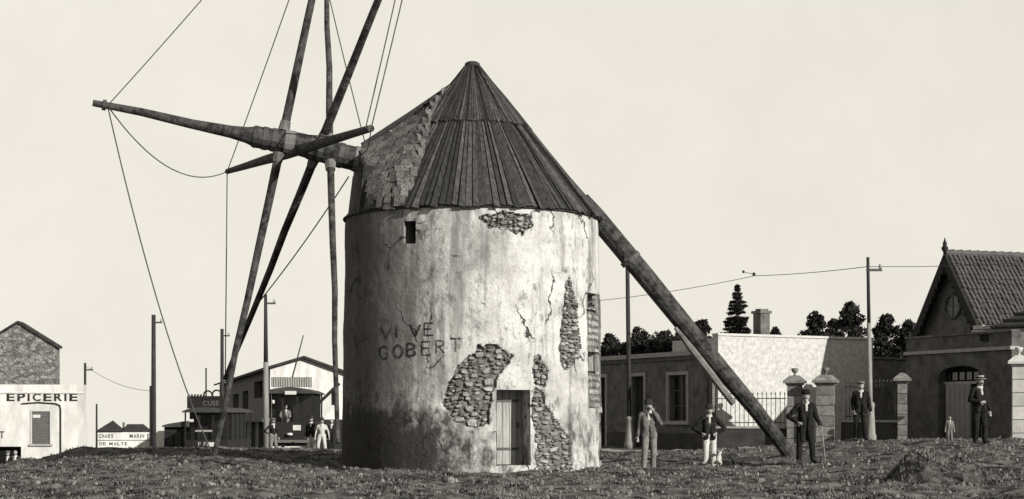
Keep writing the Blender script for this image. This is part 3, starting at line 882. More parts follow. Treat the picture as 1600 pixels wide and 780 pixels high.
def pillar(px, Y, w, ztop, courses, m, label, fin=True, z0=.0):
    q = P(px, 0, Y); zb = gz(q.x, Y) - .15
    T = thing('gate_pillar', label, 'pillar', (q.x, Y, zb), R(-14), 'stone gate pillars'); H = ztop - zb; h = H / courses
    for k in range(courses):
        MB().box(-w / 2 + random.uniform(0, .01), w / 2 - random.uniform(0, .01), -w / 2, w / 2, k * h + .012, (k + 1) * h - .012).build('block', m, T)
    MB().box(-w / 2 + .02, w / 2 - .02, -w / 2 + .02, w / 2 - .02, 0, H).build('core', M_plinth, T)
    c = MB(); c.box(-w / 2 - .05, w / 2 + .05, -w / 2 - .05, w / 2 + .05, H, H + .07)
    e, s_ = w / 2 + .14, w / 2 - .1
    c.add([(-e, -e, H + .07), (e, -e, H + .07), (e, e, H + .07), (-e, e, H + .07), (-e, -e, H + .16), (e, -e, H + .16), (e, e, H + .16), (-e, e, H + .16), (-s_, -s_, H + .36), (s_, -s_, H + .36), (s_, s_, H + .36), (-s_, s_, H + .36)],
          [(3, 2, 1, 0), (0, 1, 5, 4), (1, 2, 6, 5), (2, 3, 7, 6), (3, 0, 4, 7), (4, 5, 9, 8), (5, 6, 10, 9), (6, 7, 11, 10), (7, 4, 8, 11), (8, 9, 10, 11)])
    c.build('cap', m, T)
    if fin:
        MB().lathe([(.08, .0), (.04, .04), (.04, .08), (.10, .13), (.13, .20), (.14, .26), (.11, .27), (.02, .28)], (0, 0, H + .36), 10).build('urn', m, T, smooth=True)
pillar(1242, 64.6, .54, 2.46, 6, M_block, 'stone gate pillar with urn behind the man with the cane')
pillar(1290, 63.9, .66, 2.46, 6, M_block, 'wider stone gate pillar at the gap of the boundary wall')
pillar(1410, 62.2, .34, 2.50, 6, M_block, 'slim stone pillar against the corner of the gate lodge', fin=False)
pillar(1592, 58.4, .44, 3.0, 6, mat('white_block', .5, .66, rnd=.1, scale=4), 'pale stone pillar at the right-hand edge beyond the lodge', fin=True)

# gate lodge with arched doorway
h3 = Fac((1416, 66.0), (1581, 60.0))
T = h3.thing('gate_lodge', 'dark flat-topped gate lodge with a wide arched doorway', 'lodge')
dr = h3.rect(1466, 574, 1533, 694); dr = (dr[0], dr[1], .2, dr[3] + .05)
ZL = 4.24
holed(MB(), 0, h3.L, -.3, ZL, [dr], .35, 1.85).build('wall', M_stuccoD, T)
MB().box(-.04, h3.L + .04, -.10, .3, ZL - .62, ZL - .50).build('cornice', M_trim, T)
MB().box(-.03, h3.L + .03, -.05, .32, ZL, ZL + .07).build('coping', M_stucco, T)
# arch spandrels
du, dz = dr[1] - dr[0], .34
m = MB()
for sg in (0, 1):
    pts = []
    for k in range(9):
        x = k / 8 * du / 2; zz = dr[3] - dz * (1 - math.sqrt(max(0, 1 - (1 - x / (du / 2)) ** 2)))
        pts.append((dr[0] + x if sg == 0 else dr[1] - x, zz))
    pg = pts + [(pts[-1][0], dr[3] + .001), (pts[0][0], dr[3] + .001)]
    for k in range(8):
        m.add([(pts[k][0], .002, pts[k][1]), (pts[k + 1][0], .002, pts[k + 1][1]), (pts[k + 1][0], .002, dr[3]), (pts[k][0], .002, dr[3])], [(0, 1, 2, 3)])
        m.add([(pts[k][0], .002, pts[k][1]), (pts[k + 1][0], .002, pts[k + 1][1]), (pts[k + 1][0], .33, pts[k + 1][1]), (pts[k][0], .33, pts[k][1])], [(0, 1, 2, 3)])
m.build('arch', M_stuccoD, T)
ztr = h3.uv(1500, 598)[1]
MB().box(dr[0], dr[1], .24, .30, ztr - .05, ztr + .05).build('transom_bar', M_trim, T)
MB().quad((dr[0], .33, .2), (dr[1], .33, .2), (dr[1], .33, dr[3]), (dr[0], .33, dr[3])).build('doorway_dark', M_dark, T)
um = h3.uv(1508, 640)[0]; ul = h3.uv(1470, 640)[0]
lf = MB().box(ul, um, .22, .29, .25, ztr - .055).build('door_leaf', M_doorL, T)
for k in range(5):
    a = ul + (um - ul) * (k + .08) / 5; b = ul + (um - ul) * (k + .92) / 5
    MB().box(a, b, .20, .219, .3, ztr - .1).build('plank', M_doorL, lf)
for k in range(6):
    a = dr[0] + du * (k + .15) / 6; b = dr[0] + du * (k + .85) / 6
    MB().box(a, b, .28, .32, ztr + .1, dr[3] - .22).build('transom_pane', M_glass, T)

# gabled villa behind the lodge, in the lodge's own axes
T = h3.thing('gabled_villa', 'villa with steep tiled roof, scalloped bargeboards and a finial', 'villa')
GY = 2.0; ua, uc, ub = -1.95, .2, 2.40; za, zc = 4.42, 7.45
m = MB(); m.prism([(ua, 0), (ub, 0), (ub, za), (uc, zc), (ua, za)], GY, 12); m.build('wall', M_stuccoG, T)
def slope(u0, z0, u1, z1, y0, y1, th, name, mt):
    d = Vector((u1 - u0, 0, z1 - z0)).normalized(); n = Vector((-d.z, 0, d.x)); n = n if n.z > 0 else -n
    a, b = Vector((u0, 0, z0)) + n * .012, Vector((u1, 0, z1)) + n * .012
    v = [(a.x, y0, a.z), (b.x, y0, b.z), (b.x, y1, b.z), (a.x, y1, a.z)]; w = [(x + n.x * th, y, z + n.z * th) for x, y, z in v]
    return MB().add(v + w, [(3, 2, 1, 0), (4, 5, 6, 7), (0, 1, 5, 4), (1, 2, 6, 5), (2, 3, 7, 6), (3, 0, 4, 7)]).build(name, mt, T), n
k_ = (zc - za) / (ub - uc); kl = (zc - za) / (uc - ua)
rr_, nR = slope(ub + .35, za - .35 * k_, uc, zc, GY - .38, 12.2, .06, 'roof', M_tileD)
slope(ua - .35, za - .35 * kl, uc, zc, GY - .38, 12.2, .06, 'roof', M_tileD)
# tiles on the sunny slope
dS = Vector((ub + .35 - uc, 0, za - .35 * k_ - zc)); LS = dS.length; dS.normalize()
m = MB(); nc = 18; tw_ = .195; tl = LS / nc
for c in range(nc):
    y = GY - .36
    while y < 8.5:
        o0 = Vector((uc, y, zc)) + nR * .075 + dS * (c * tl - .02); o1 = o0 + dS * (tl + .05) + nR * .035
        j = random.uniform(-.02, .022); o1 = o1 + dS * random.uniform(-.04, .05)
        vs2 = []
        for o, w in ((o0, .07), (o1, .084)):
            for k in range(5):
                t = math.pi * k / 4; vs2.append(o + Vector((0, -math.cos(t) * w + .11, 0)) + nR * (math.sin(t) * w * .75 + j))
        m.add(vs2, [(k, k + 1, k + 6, k + 5) for k in range(4)] + [(5, 6, 7, 8, 9)])
        y += tw_
tag(m.build('roof_tiles', M_tile, T), kind='stuff')
m = MB(); y = GY - .4
while y < 9:
    m.tube([(uc, y, zc + .10), (uc, y + .42, zc + .13)], [.12, .14], 8); y += .38
tag(m.build('ridge_tiles', M_tile, T), kind='stuff')
def barge(u0, z0, u1, z1, flare):
    m = MB(); n = 13; d = Vector((u1 - u0, 0, z1 - z0)); L_ = d.length; d.normalize(); dn_ = Vector((-abs(d.z) * (1 if u1 < u0 else -1), 0, -abs(d.x)))
    for k in range(n):
        p = Vector((u0, 0, z0)) + d * (L_ * k / n); q = p + d * (L_ / n)
        mid = (p + q) / 2 + Vector((0, 0, -.62)); 
        poly_ = [(p.x, p.z + .10), (q.x, q.z + .10), (q.x, q.z - .36), (mid.x, mid.z), (p.x, p.z - .36)]
        m.prism(poly_, GY - .45, GY - .385)
    return m.build('bargeboard', M_black, T)
barge(uc, zc, ub + .38, za - .38 * k_, 0)
barge(uc, zc, ua - .38, za - .38 * kl, 0)
m = MB(); m.prism([(uc - .42, zc - .75), (uc + .42, zc - .75), (uc, zc - .1)], GY - .32, GY - .24); m.build('gable_panel', M_black, T)
MB().lathe([(.10, 0), (.06, .12), (.04, .2), (.12, .3), (.14, .38), (.07, .48), (.09, .54), (.04, .66), (.01, .78)], (uc, GY - .4, zc - .08), 10).build('finial', M_black, T, smooth=True)
uo, zo = h3.uv(1490, 478, GY)
m = MB(); k = 24
ring = [(math.cos(2 * math.pi * i / k), math.sin(2 * math.pi * i / k)) for i in range(k)]
m.add([(uo + .46 * c, GY - .03, zo + .46 * s) for c, s in ring], [tuple(range(k))]); ov = m.build('round_window', M_glass, T)
m = MB(); m.tube([(uo + .48 * c, GY - .04, zo + .48 * s) for c, s in ring + ring[:1]], .06, 6, cap=False); m.build('frame', M_stuccoD, ov)
MB().box(uo - .025, uo + .025, GY - .05, GY - .032, zo - .45, zo + .45).build('muntin', M_frame, ov); MB().box(uo - .45, uo + .45, GY - .05, GY - .034, zo - .02, zo + .02).build('muntin', M_frame, ov)
ue, ze = h3.uv(1535, 515, GY - .2)
m = MB(); m.box(ue - .25, ue + .45, GY - .5, GY - .02, ze - .16, ze - .02); m.box(ue - .1, ue + .5, GY - .55, GY - .02, ze, ze + .14); m.build('eaves_bracket', M_trimL, T)
# side wing reaching back to the left
m = MB(); m.prism([(ua - 1.6, 0), (ua - .01, 0), (ua - .01, 4.0), (ua - 1.6, 3.2)], GY + 1.2, 9); m.build('side_wing', M_stuccoD, T)
m = MB(); m.prism([(ua - 2.0, 3.08), (ua - .02, 4.05), (ua - .02, 4.3), (ua - 2.0, 3.2)], GY + .9, 9.2); m.build('wing_roof', M_tileD, T)

# pavilion at the edge of the picture
h4 = Fac((1582, 61.5), (1730, 59.5))
T = h4.thing('pavilion', 'pavilion with white wall and low dark tiled roof at the right-hand edge', 'pavilion')
MB().box(0, h4.L, 0, 4, -.2, 4.05).build('wall', M_trimL, T)
e0, e1, zE, zR = -.95, h4.L + .6, 4.16, 5.9
rf = MB().add([(e0, -.8, zE), (e1, -.8, zE), (e1, 4.8, zE), (e0, 4.8, zE), (e0 + 2.0, 2, zR), (e1 - 1.2, 2, zR)], [(0, 1, 5, 4), (1, 2, 5), (2, 3, 4, 5), (3, 0, 4), (3, 2, 1, 0)]).build('roof', M_tileD, T)
for k in range(7):
    t = k / 7; y = -.8 + 2.8 * t; z = zE + (zR - zE) * t + .01; x0 = e0 + 2.0 * t; x1 = e1 - 1.2 * t
    MB().box(x0, x1, y - .03, y + .30, z + .02, z + .09).build('tile_course', M_tileD, rf)
MB().box(e0 + .05, e1 - .05, -.78, -.70, zE - .2, zE - .01).build('fascia', M_black, T)

# ------------------------------------------------------------------ left-hand side
# grocer's shop
h5 = Fac((-90, 80.0), (130, 80.6))
T = h5.thing('grocery_shop', 'white-washed shop with EPICERIE painted along its parapet', 'shop')
wr = h5.rect(50, 643, 78, 694); do = h5.rect(-30, 698, 33, 780); do = (do[0], do[1], -2.4, do[3])
zt = h5.uv(60, 601)[1]
holed(MB(), 0, h5.L, -2.6, zt, [wr, do], .4, 1.0).build('wall', M_white, T)
zb_ = h5.uv(60, 614)[1]
MB().box(-.02, h5.L + .03, -.05, .05, zb_ - .03, zb_ + .03).build('string_course', M_white, T)
sh_ = MB().box(wr[0], wr[1], .04, .09, wr[2], wr[3]).build('shutter', M_shut, T)
for k in range(16):
    z = wr[2] + .05 + (wr[3] - wr[2] - .1) * k / 16; MB().box(wr[0] + .05, wr[1] - .05, .02, .038, z, z + .06).build('slat', M_shut, sh_)
fw_ = MB(); fw_.box(wr[0] - .07, wr[0], -.03, .1, wr[2], wr[3] + .07); fw_.box(wr[1], wr[1] + .07, -.03, .1, wr[2], wr[3] + .07); fw_.box(wr[0], wr[1], -.03, .1, wr[3], wr[3] + .07); fw_.build('window_frame', M_trimL, T)
MB().box(wr[0] - .12, wr[1] + .12, -.09, .1, wr[2] - .09, wr[2] - .002).build('sill', M_trim, T)
q = h5.rect(51, 648, 63, 653); MB().box(q[0], q[1], .005, .018, q[2], q[3]).build('notice', M_sign, sh_)
MB().quad((do[0], .39, do[2]), (do[1], .39, do[2]), (do[1], .39, do[3]), (do[0], .39, do[3])).build('doorway_dark', M_dark, T)
m = MB(); pts = [h5.uv(x, y) for x, y in ((34, 631), (60, 629), (88, 631), (94, 634), (95, 640), (95, 735))]
m.tube([(u, -.04, z) for u, z in pts], .032, 6); m.build('drainpipe', M_black, T)
def lettering(fac, parent, word, x0, x1, y0, y1, mt, bold=.0, y=-.012):
    wd_ = [{'I': .42, 'M': 1.25, ' ': .7}.get(ch, 1.0) for ch in word]; tot = sum(wd_); pos = 0
    for i, ch in enumerate(word):
        st = (x1 - x0) * wd_[i] / tot; xa = x0 + (x1 - x0) * pos / tot; pos += wd_[i]
        if ch == ' ': continue
        a, z1 = fac.uv(xa + .08 * st, y0); b, z0 = fac.uv(xa + (.84 if ch != 'I' else .55) * st, y1)
        m = MB(); text_mesh(ch, m, b - a, z1 - z0, lambda u, v, d: (a + u, y, z0 + v), bold=bold)
        tag(m.build('letter', mt, parent), 'painted letter ' + ch)
lettering(h5, T, 'EPICERIE', 9, 124, 614.5, 627, M_signpaint, .03)
lettering(h5, T, 'T', -2, 9, 674, 685, M_signpaint, .01)
# rubble gable behind it
h6 = Fac((-75, 90.0), (86, 90.5))
T = h6.thing('stone_gable_house', 'house with bare grey rubble gable rising behind the shop', 'house')
pk = h6.uv(28, 506); er = h6.uv(86, 542)
m = MB(); m.prism([(0, -3), (h6.L, -3), (h6.L, er[1]), pk, (2 * pk[0] - h6.L, er[1]), (0, er[1] - .6)], 0, 1.5); m.build('wall', M_rstone, T)
for sg in (1, -1):
    a = Vector((pk[0], 0, pk[1] + .03)); b = Vector((pk[0] + sg * (h6.L - pk[0] + .12), 0, er[1] - .05)); nn2 = Vector((0, 0, .12))
    v = [(a.x, -.1, a.z), (b.x, -.1, b.z), (b.x, 1.6, b.z), (a.x, 1.6, a.z)]
    MB().add(v + [(x, y, z + .13) for x, y, z in v], [(3, 2, 1, 0), (4, 5, 6, 7), (0, 1, 5, 4), (1, 2, 6, 5), (2, 3, 7, 6), (3, 0, 4, 7)]).build('roof', M_tileD, T)

# advertising wall far off
h7 = Fac((151, 130), (262, 131))
T = h7.thing('advertising_building', 'small far building with dark hipped roof and lettered white wall', 'building')
z2 = h7.uv(200, 674)[1]; z3 = h7.uv(200, 657)[1]; z4 = h7.uv(200, 664)[1]
MB().box(0, h7.L, 0, 4, -4, z2).build('wall', M_white, T)
ur = h7.uv(236, 674)[0]; ux = h7.uv(175, 657)[0]
MB().add([(-.1, -.2, z2), (ur * .5, -.2, z2), (ur * .5, 4, z2), (-.1, 4, z2), (ux, 2, z3)], [(0, 1, 4), (1, 2, 4), (2, 3, 4), (3, 0, 4), (3, 2, 1, 0)]).build('roof', M_tileD, T)
MB().add([(ur * .46, -.15, z2), (ur, -.15, z2), (ur, 4, z2), (ur * .46, 4, z2), (ur * .55, 2, z4 + .05), (ur * .85, 2, z4 + .05)], [(0, 1, 5, 4), (1, 2, 5), (2, 3, 4, 5), (3, 0, 4), (3, 2, 1, 0)]).build('roof', M_tileD, T)
MB().box(ur * .46, ur * .5, 1.8, 2.2, z2, z3 - .15).build('chimney', M_stucco, T)
lettering(h7, T, 'CHARS', 154, 178, 678.5, 684.5, M_signpaint, .02)
lettering(h7, T, 'MARIN F', 202, 235, 678.5, 684.5, M_signpaint, .02)
lettering(h7, T, 'DE MALTE', 155, 200, 691, 696, M_signpaint, .02)
zl = h7.uv(200, 688)[1]; MB().box(.1, ur, -.02, .01, zl - .025, zl + .025).build('painted_line', M_shut, T)

# white gabled house beyond the trams
h8 = Fac((343, 168), (422, 110))
T = h8.thing('roadside_house', 'long roadside house with sunlit white gable and shaded side behind the tram', 'house')
ze8 = 4.28; GW = 4.7; pk8 = 2.12; zp8 = 4.95
ops = [h8.rect(397, 596, 410, 622), h8.rect(379, 611, 388, 641), h8.rect(364, 616, 373, 642)]
for x0, x1 in ((366, 373), (378, 386), (391, 399), (404, 415)): r_ = h8.rect(x0, 660, x1, 706); ops.append((r_[0], r_[1], -3.2, r_[3]))
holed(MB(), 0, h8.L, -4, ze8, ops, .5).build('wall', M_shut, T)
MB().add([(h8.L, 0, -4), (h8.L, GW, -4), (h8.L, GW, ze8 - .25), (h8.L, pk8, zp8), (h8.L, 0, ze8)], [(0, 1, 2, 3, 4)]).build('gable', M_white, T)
for k, r_ in enumerate(ops): MB().quad((r_[0], .48, r_[2]), (r_[1], .48, r_[2]), (r_[1], .48, r_[3]), (r_[0], .48, r_[3])).build('window' if k < 3 else 'doorway', M_dark, T)
zc8 = h8.uv(400, 655)[1]; MB().box(0, h8.L, -.5, -.01, zc8 - .15, zc8 + .1).build('ledge', M_stucco, T)
for (y0, z0_, y1, z1_) in ((-.5, ze8 - .12, pk8, zp8), (GW + .5, ze8 - .42, pk8, zp8)):
    v = [(-1, y0, z0_), (h8.L + .35, y0, z0_), (h8.L + .35, y1, z1_), (-1, y1, z1_)]
    MB().add(v + [(x, y, z + .16) for x, y, z in v], [(3, 2, 1, 0), (4, 5, 6, 7), (0, 1, 5, 4), (1, 2, 6, 5), (2, 3, 7, 6), (3, 0, 4, 7)]).build('roof', M_tileD, T)
MB().box(h8.L + .01, h8.L + .08, 3.95, 4.35, 2.0, 2.9).build('window', M_dark, T)
m = MB(); m.tube([(h8.L + .1, 2.9, 1.9), (h8.L + .3, 4.4, 3.35)], .09, 6); m.build('awning_arm', M_black, T)
MB().box(h8.L + .02, h8.L + .6, 2.3, GW, -3, 1.05).build('shopfront', M_black, T)

# ------------------------------------------------------------------ trams
def tram(name, loc, rz, w, ln, zr, label, sign, big):
    T = thing(name, label, 'tram', loc, rz, 'electric trams beyond the mill')
    h = w / 2; H = zr
    b = MB(); b.box(-h + .12, h - .12, .05, ln, .38, .62); b.build('underframe', M_black, T)
    b = MB(); b.box(-h + .04, h - .04, 0, .06, .62, 1.5); b.box(-h + .04, -h + .1, .06, ln, .62, 1.5); b.box(h - .1, h - .04, .06, ln, .62, 1.5); b.build('body', M_black, T)
    for x in np.linspace(-h + .07, h - .07, 4):
        for y in (.03, ln - .03): MB().box(x - .04, x + .04, y - .03, y + .03, 1.5, H - .12).build('post', M_black, T)
    for y in np.arange(1.2, ln - .5, 1.2):
        for x in (-h + .07, h - .07): MB().box(x - .03, x + .03, y - .05, y + .05, 1.5, H - .12).build('post', M_black, T)
    MB().box(-h + .12, h - .12, 1.1, 1.14, 1.3, H - .1).build('bulkhead', M_glass, T)
    MB().box(-h + .11, h - .11, 1.2, ln - 1.1, .65, H - .18).build('saloon', M_black, T)
    r = MB(); k = 9
    prof = [(-h - .06 + (w + .12) * i / k, H - .1 + .22 * math.sin(math.pi * i / k) ** .6) for i in range(k + 1)] + [(h + .06, H - .17), (-h - .06, H - .17)]
    r.prism(prof, -.25, ln + .25); r.build('roof', M_plinth, T)
    for y in (1.4, ln - 1.4):
        for x in (-h + .3, h - .3):
            wl = MB(); wl.tube([(x - .05, y, .33), (x + .05, y, .33)], .33, 14); wl.build('wheel', M_iron, T)
    MB().box(-h + .1, h - .1, -.14, .0, .55, .68).build('bumper', M_shut, T)
    MB().box(-.6, .6, -.3, -.1, .28, .34).build('fender', M_trim, T)
    MB().lathe([(.13, -.05), (.14, 0), (.11, .05)], (0, -.1, .95), 10).build('headlamp', M_sign, T)
    MB().box(.14, .50, -.02, -.002, 1.12, 1.36).build('number_plate', M_sign, T)
    return T, H
q = P(453, 0, 79.5); gzz2 = -.48
T, H = tram('tram', (q.x, 79.5, gzz2), R(2), 2.15, 6.0, 2.98, 'tram front with slatted roof board and raised trolley pole beside the white gable', 1, 1)
sb = MB().box(-.85, 1.0, -.1, -.05, H + .12, H + .58).build('roof_board', M_frame, T)
for k in range(17): MB().box(-.83 + k * .108, -.83 + k * .108 + .065, -.12, -.101, H + .13, H + .57).build('slat', M_trim, sb)
MB().box(-.2, .32, -.32, -.27, H - .22, H - .06).build('destination_plate', M_sign, T)
MB().lathe([(.06, 0), (.08, .08), (.05, .16)], (-.75, -.18, 2.35), 8).build('lamp', M_sign, T)
a = Vector((-.18, 2.0, H + .2)); MB().tube([a, a + Vector((.7, -.9, 2.35))], [.04, .025], 6).build('trolley_pole', M_iron, T)
q = P(322, 0, 97); 
T, H = tram('tram', (q.x, 97, -1.55), R(-3), 2.5, 6.5, 3.2, 'dark tram with scrolled sign board on its roof left of the crossing sail stocks', 1, 1)
sb = MB().box(-1.05, 1.0, -.12, -.06, H + .05, H + .75).build('roof_board', M_black, T)
for x, z in ((.12, .80), (.62, .84)):
    m = MB(); m.tube([(x + .24 * math.cos(t), -.09, H + z + .24 * math.sin(t)) for t in np.linspace(0, 2 * math.pi, 15)], .05, 6, cap=False); m.build('scroll', M_black, sb)
for k in range(6): MB().box(-1.0 + k * .17, -.9 + k * .17, -.11, -.07, H + .752, H + .85).build('crest', M_black, sb)
m = MB(); text_mesh('CUSE', m, .9, .26, lambda u, v, d: (-.15 + u, -.132, H + .22 + v), bold=.01); tag(m.build('sign_lettering', M_shut, sb), 'small white lettering CUSE on the roof board', kind='stuff')
m = MB(); text_mesh('F FREI', m, 1.0, .22, lambda u, v, d: (-.45 + u, -.012, 1.15 + v), bold=.01); tag(m.build('lettering', M_trim, T), kind='stuff')
MB().box(-.9, -.7, -.14, -.02, 2.5, 2.66).build('lamp', M_sign, T); MB().box(-.6, .35, -.05, -.01, 1.95, 2.05).build('brass_rail', M_trim, T)
q = P(276, 0, 106)
T = thing('tram_trailer', 'dark closed trailer car coupled behind the tram with the scrolled sign', 'trailer', (q.x, 106, -2.2), R(4))
MB().box(-.75, .9, 0, 7, .5, 2.8).build('body', M_black, T)
m = MB(); m.prism([(-.85, 2.8), (1.0, 2.8), (1.0, 3.1), (.5, 3.16), (-.5, 3.0), (-.85, 2.9)], -.3, 7.3); m.build('roof', M_plinth, T)
for k in range(3): MB().box(-.6 + k * .5, -.25 + k * .5, -.02, -.003, 1.7, 2.5).build('window', M_glass, T)
for y in (1.2, 5.8): MB().tube([(-.6, y, .4), (.75, y, .4)], .4, 12).build('wheel', M_iron, T)

# ------------------------------------------------------------------ poles and cables
M_poleW = mat('tarred_pole', .018, .05, scale=4, stretch=(3, 3, .4), bump=.4)
M_poleP = mat('grey_pole', .20, .34, scale=4, stretch=(3, 3, .4), bump=.3)
def pole(px, ytop, ybase, Y, r0, r1, label, lower=None, arm=True, flare=False, m=M_poleW, lean=0):
    b = P(px + lean, ybase, Y); t = P(px, ytop, Y); zb = min(b.z, gz(b.x, Y)) - .2
    T = thing('utility_pole', label, 'pole', (b.x, Y, zb), 0, 'tramway and telegraph poles')
    H = t.z - zb; dx_ = t.x - b.x
    if lower:
        hl_ = P(px, lower, Y).z - zb
        MB().tube([(0, 0, 0), (dx_ * hl_ / H, 0, hl_)], [r0, r0 * .9], 10).build('sleeve', M_poleP, T, smooth=True)
        MB().tube([(dx_ * hl_ / H, 0, hl_ - .02), (dx_, 0, H)], [r0 * .8, r1], 8).build('shaft', m, T, smooth=True)
    else: MB().tube([(0, 0, 0), (dx_ * .5, 0, H * .5), (dx_, 0, H)], [r0, (r0 + r1) / 2, r1], 8).build('shaft', m, T, smooth=True)
    if flare:
        MB().lathe([(r0 * 2.3, 0), (r0 * 2.3, .28), (r0 * 1.9, .34), (r0 * 1.35, 1.15), (r0 * 1.6, 1.22), (r0 * 1.6, 1.3), (r0 * 1.05, 1.36)], (0, 0, .15), 14).build('base', M_poleP, T, smooth=True)
    if arm:
        MB().box(dx_ - .05, dx_ + .45, -.04, .04, H - .45, H - .37).build('bracket', M_iron, T)
        MB().lathe([(.03, 0), (.06, .05), (.05, .12), (.02, .16)], (dx_ + .4, 0, H - .37), 8).build('insulator', M_trim, T)
    return t
pole(240, 492, 700, 92, .15, .11, 'tall thick dark pole between the shop and the tram', m=M_poleW)
pole(133, 567, 700, 100, .09, .07, 'thin dark pole at the corner of the grocery shop')
pole(151, 631, 700, 118, .08, .06, 'short thin pole in front of the lettered far wall', arm=False)
pole(236, 603, 700, 96, .09, .09, 'short stub pole against the tall thick pole', arm=False)
pole(322, 575, 660, 112, .06, .05, 'far thin mast above the tram with the scrolled sign', arm=False)
pole(347, 514, 700, 103, .13, .10, 'dark pole just behind the foot of the sail stocks')
pole(415, 460, 706, 78.3, .13, .07, 'pole with pale lower sleeve beside the tram front', lower=566, lean=1)
p980 = pole(980, 384, 697, 70, .10, .08, 'dark lamp pole with cast base beside the mill', flare=True, arm=True, lean=4)
p1356 = pole(1356, 402, 692, 55.5, .075, .05, 'pole with pale lower half and flared base behind the standing man', lower=505, flare=True, lean=5)
def cable(name, pts, r, label, grp='overhead wires of the tramway'):
    o = MB(); vv = []
    for (a, b, sag) in pts:
        for i in range(15):
            t = i / 14; p = Vector(a).lerp(Vector(b), t); vv.append(p + Vector((0, 0, -sag * 4 * t * (1 - t))))
    org = vv[0]
    o.tube(vv, r, 4); x = o.build(name, M_poleW, origin=org); x.location = org
    return tag(x, label, 'cable', grp)
cable('overhead_cable', [(P(900, 473, 74), P(1180, 431, 66), .12), (P(1180, 431, 66), p1356 + Vector((0, 0, -.3)), .05)], .012, 'thin overhead wire running from behind the mill to the pole by the lodge')
cable('overhead_cable', [(p1356 + Vector((0, 0, -.3)), P(1640, 408, 55), .06)], .010, 'thin overhead wire from the pole towards the villa roof')
x = MB(); c = P(1178, 429, 66)
x.lathe([(.03, -.06), (.07, 0), (.03, .08)], c, 8); x.lathe([(.025, -.05), (.06, 0), (.025, .06)], c + Vector((-.4, 0, .1)), 8); x.tube([c + Vector((-.42, 0, .1)), c + Vector((.05, 0, 0))], .012, 4)
o = x.build('cable_insulator', M_poleW, origin=c); o.location = c; tag(o, 'dark insulator clamp on the overhead wire above the conifer', 'insulator')
cable('overhead_cable', [(P(133, 571, 100), P(240, 611, 92), .35)], .012, 'thin wire sagging between the shop pole and the thick pole')

# ------------------------------------------------------------------ trees
M_leaf = mat('foliage', .012, .05, scale=1.3, bump=0, contrast=(.3, .7), rough=.8, spec=.1)
M_leafC = mat('conifer_needles', .008, .03, scale=1.5, bump=0, contrast=(.3, .7), rough=.8, spec=.1)
M_bark = mat('bark', .03, .07, bump=.6)
def leaves(centers, rads, per, size, flat=.0):
    n = len(centers) * per
    c = np.repeat(np.array(centers), per, 0); r = np.repeat(np.array(rads), per)
    d = rng.normal(size=(n, 3)); d /= np.linalg.norm(d, axis=1)[:, None]
    p = c + d * (r * (.35 + .65 * rng.random(n) ** .6))[:, None] * np.array([1, 1, .8])
    a = rng.normal(size=(n, 3)); a /= np.linalg.norm(a, axis=1)[:, None]
    if flat: a[:, 2] *= (1 - flat)
    b = np.cross(a, rng.normal(size=(n, 3))); b /= np.linalg.norm(b, axis=1)[:, None]
    s = (size * rng.uniform(.6, 1.3, n))[:, None]
    q = np.stack([p - a * s, p + b * s * .45, p + a * s, p - b * s * .45], 1).reshape(-1, 3)
    return q
def crown_obj(q, m, T):
    me = bpy.data.meshes.new('crown'); k = len(q) // 4
    me.from_pydata(q.tolist(), [], np.arange(k * 4).reshape(-1, 4).tolist()); me.materials.append(m)
    return link('crown', me, T)
def tree(px, ytop, wpx, Y, label, name='leafy_tree', per=52, grp='trees behind the houses', hfrac=.62):
    b = P(px, 0, Y); zg = gz(b.x, Y); zt = P(px, ytop, Y).z; H = zt - zg; w = wpx / F * Y / 2
    T = thing(name, label, 'tree', (b.x, Y, zg), random.uniform(0, 6), grp)
    m = MB(); m.tube([(0, 0, -.2), (.05, .03, H * .35), (.0, .08, H * .75)], [.17, .13, .05], 8)
    cs, rs = [], []
    ch = min(H * .72, 3.0 * w); w *= 1.08
    for k in range(70):
        t = random.random() ** 1.1; z = H - ch + ch * t * .93
        rr2 = w * max(.05, (1 - t ** 1.4)) ** .75 * (.75 + .5 * random.random()); an = random.uniform(0, 6.28); ra = rr2 * math.sqrt(random.random())
        c = (math.cos(an) * ra, math.sin(an) * ra, z); cs.append(c); rs.append(w * random.uniform(.15, .33))
        if k < 9: m.tube([(0.02, .05, z * .75), c], [.05, .015], 5)
    for k in range(5): cs.append((random.uniform(-.2, .2) * w, random.uniform(-.2, .2) * w, H - .15 * w - k * .22 * w)); rs.append(w * (.12 + .06 * k))
    tr = m.build('trunk', M_bark, T)
    crown_obj(leaves(cs, rs, per, .13), M_leaf, T)
tree(952, 520, 60, 92, 'tree crown over the low house roof beside the mill wall')
tree(1000, 510, 76, 95, 'bushy tree crown over the low house behind the lamp pole')
tree(1038, 515, 60, 93, 'low tree crown over the middle of the low house roof')
tree(1068, 508, 64, 95, 'tree crown seen just left of the tail pole above the roof')
tree(1096, 498, 66, 92, 'dark tree crown at the corner of the tall white wall')
tree(1276, 485, 66, 92, 'rounded tree above the parapet of the white wall')
tree(1303, 497, 56, 95, 'lower tree between two taller crowns above the white wall')
tree(1328, 470, 64, 92, 'tallest leafy tree right beside the pole top')
tree(1386, 488, 78, 84, 'dark tree filling the gap between the pole and the villa')
tree(1420, 498, 70, 80, 'dark tree against the foot of the villa gable')
tree(1211, 512, 30, 90, 'small tuft of tree crown beside the chimney', per=40)
tree(508, 570, 60, 128, 'dim tree behind the ridge of the roadside house')
hg = Fac((925, 84), (1125, 75.5))
T = hg.thing('garden_hedge', 'long dark hedge along the back of the low house roofline', 'hedge')
cs, rs = [], []
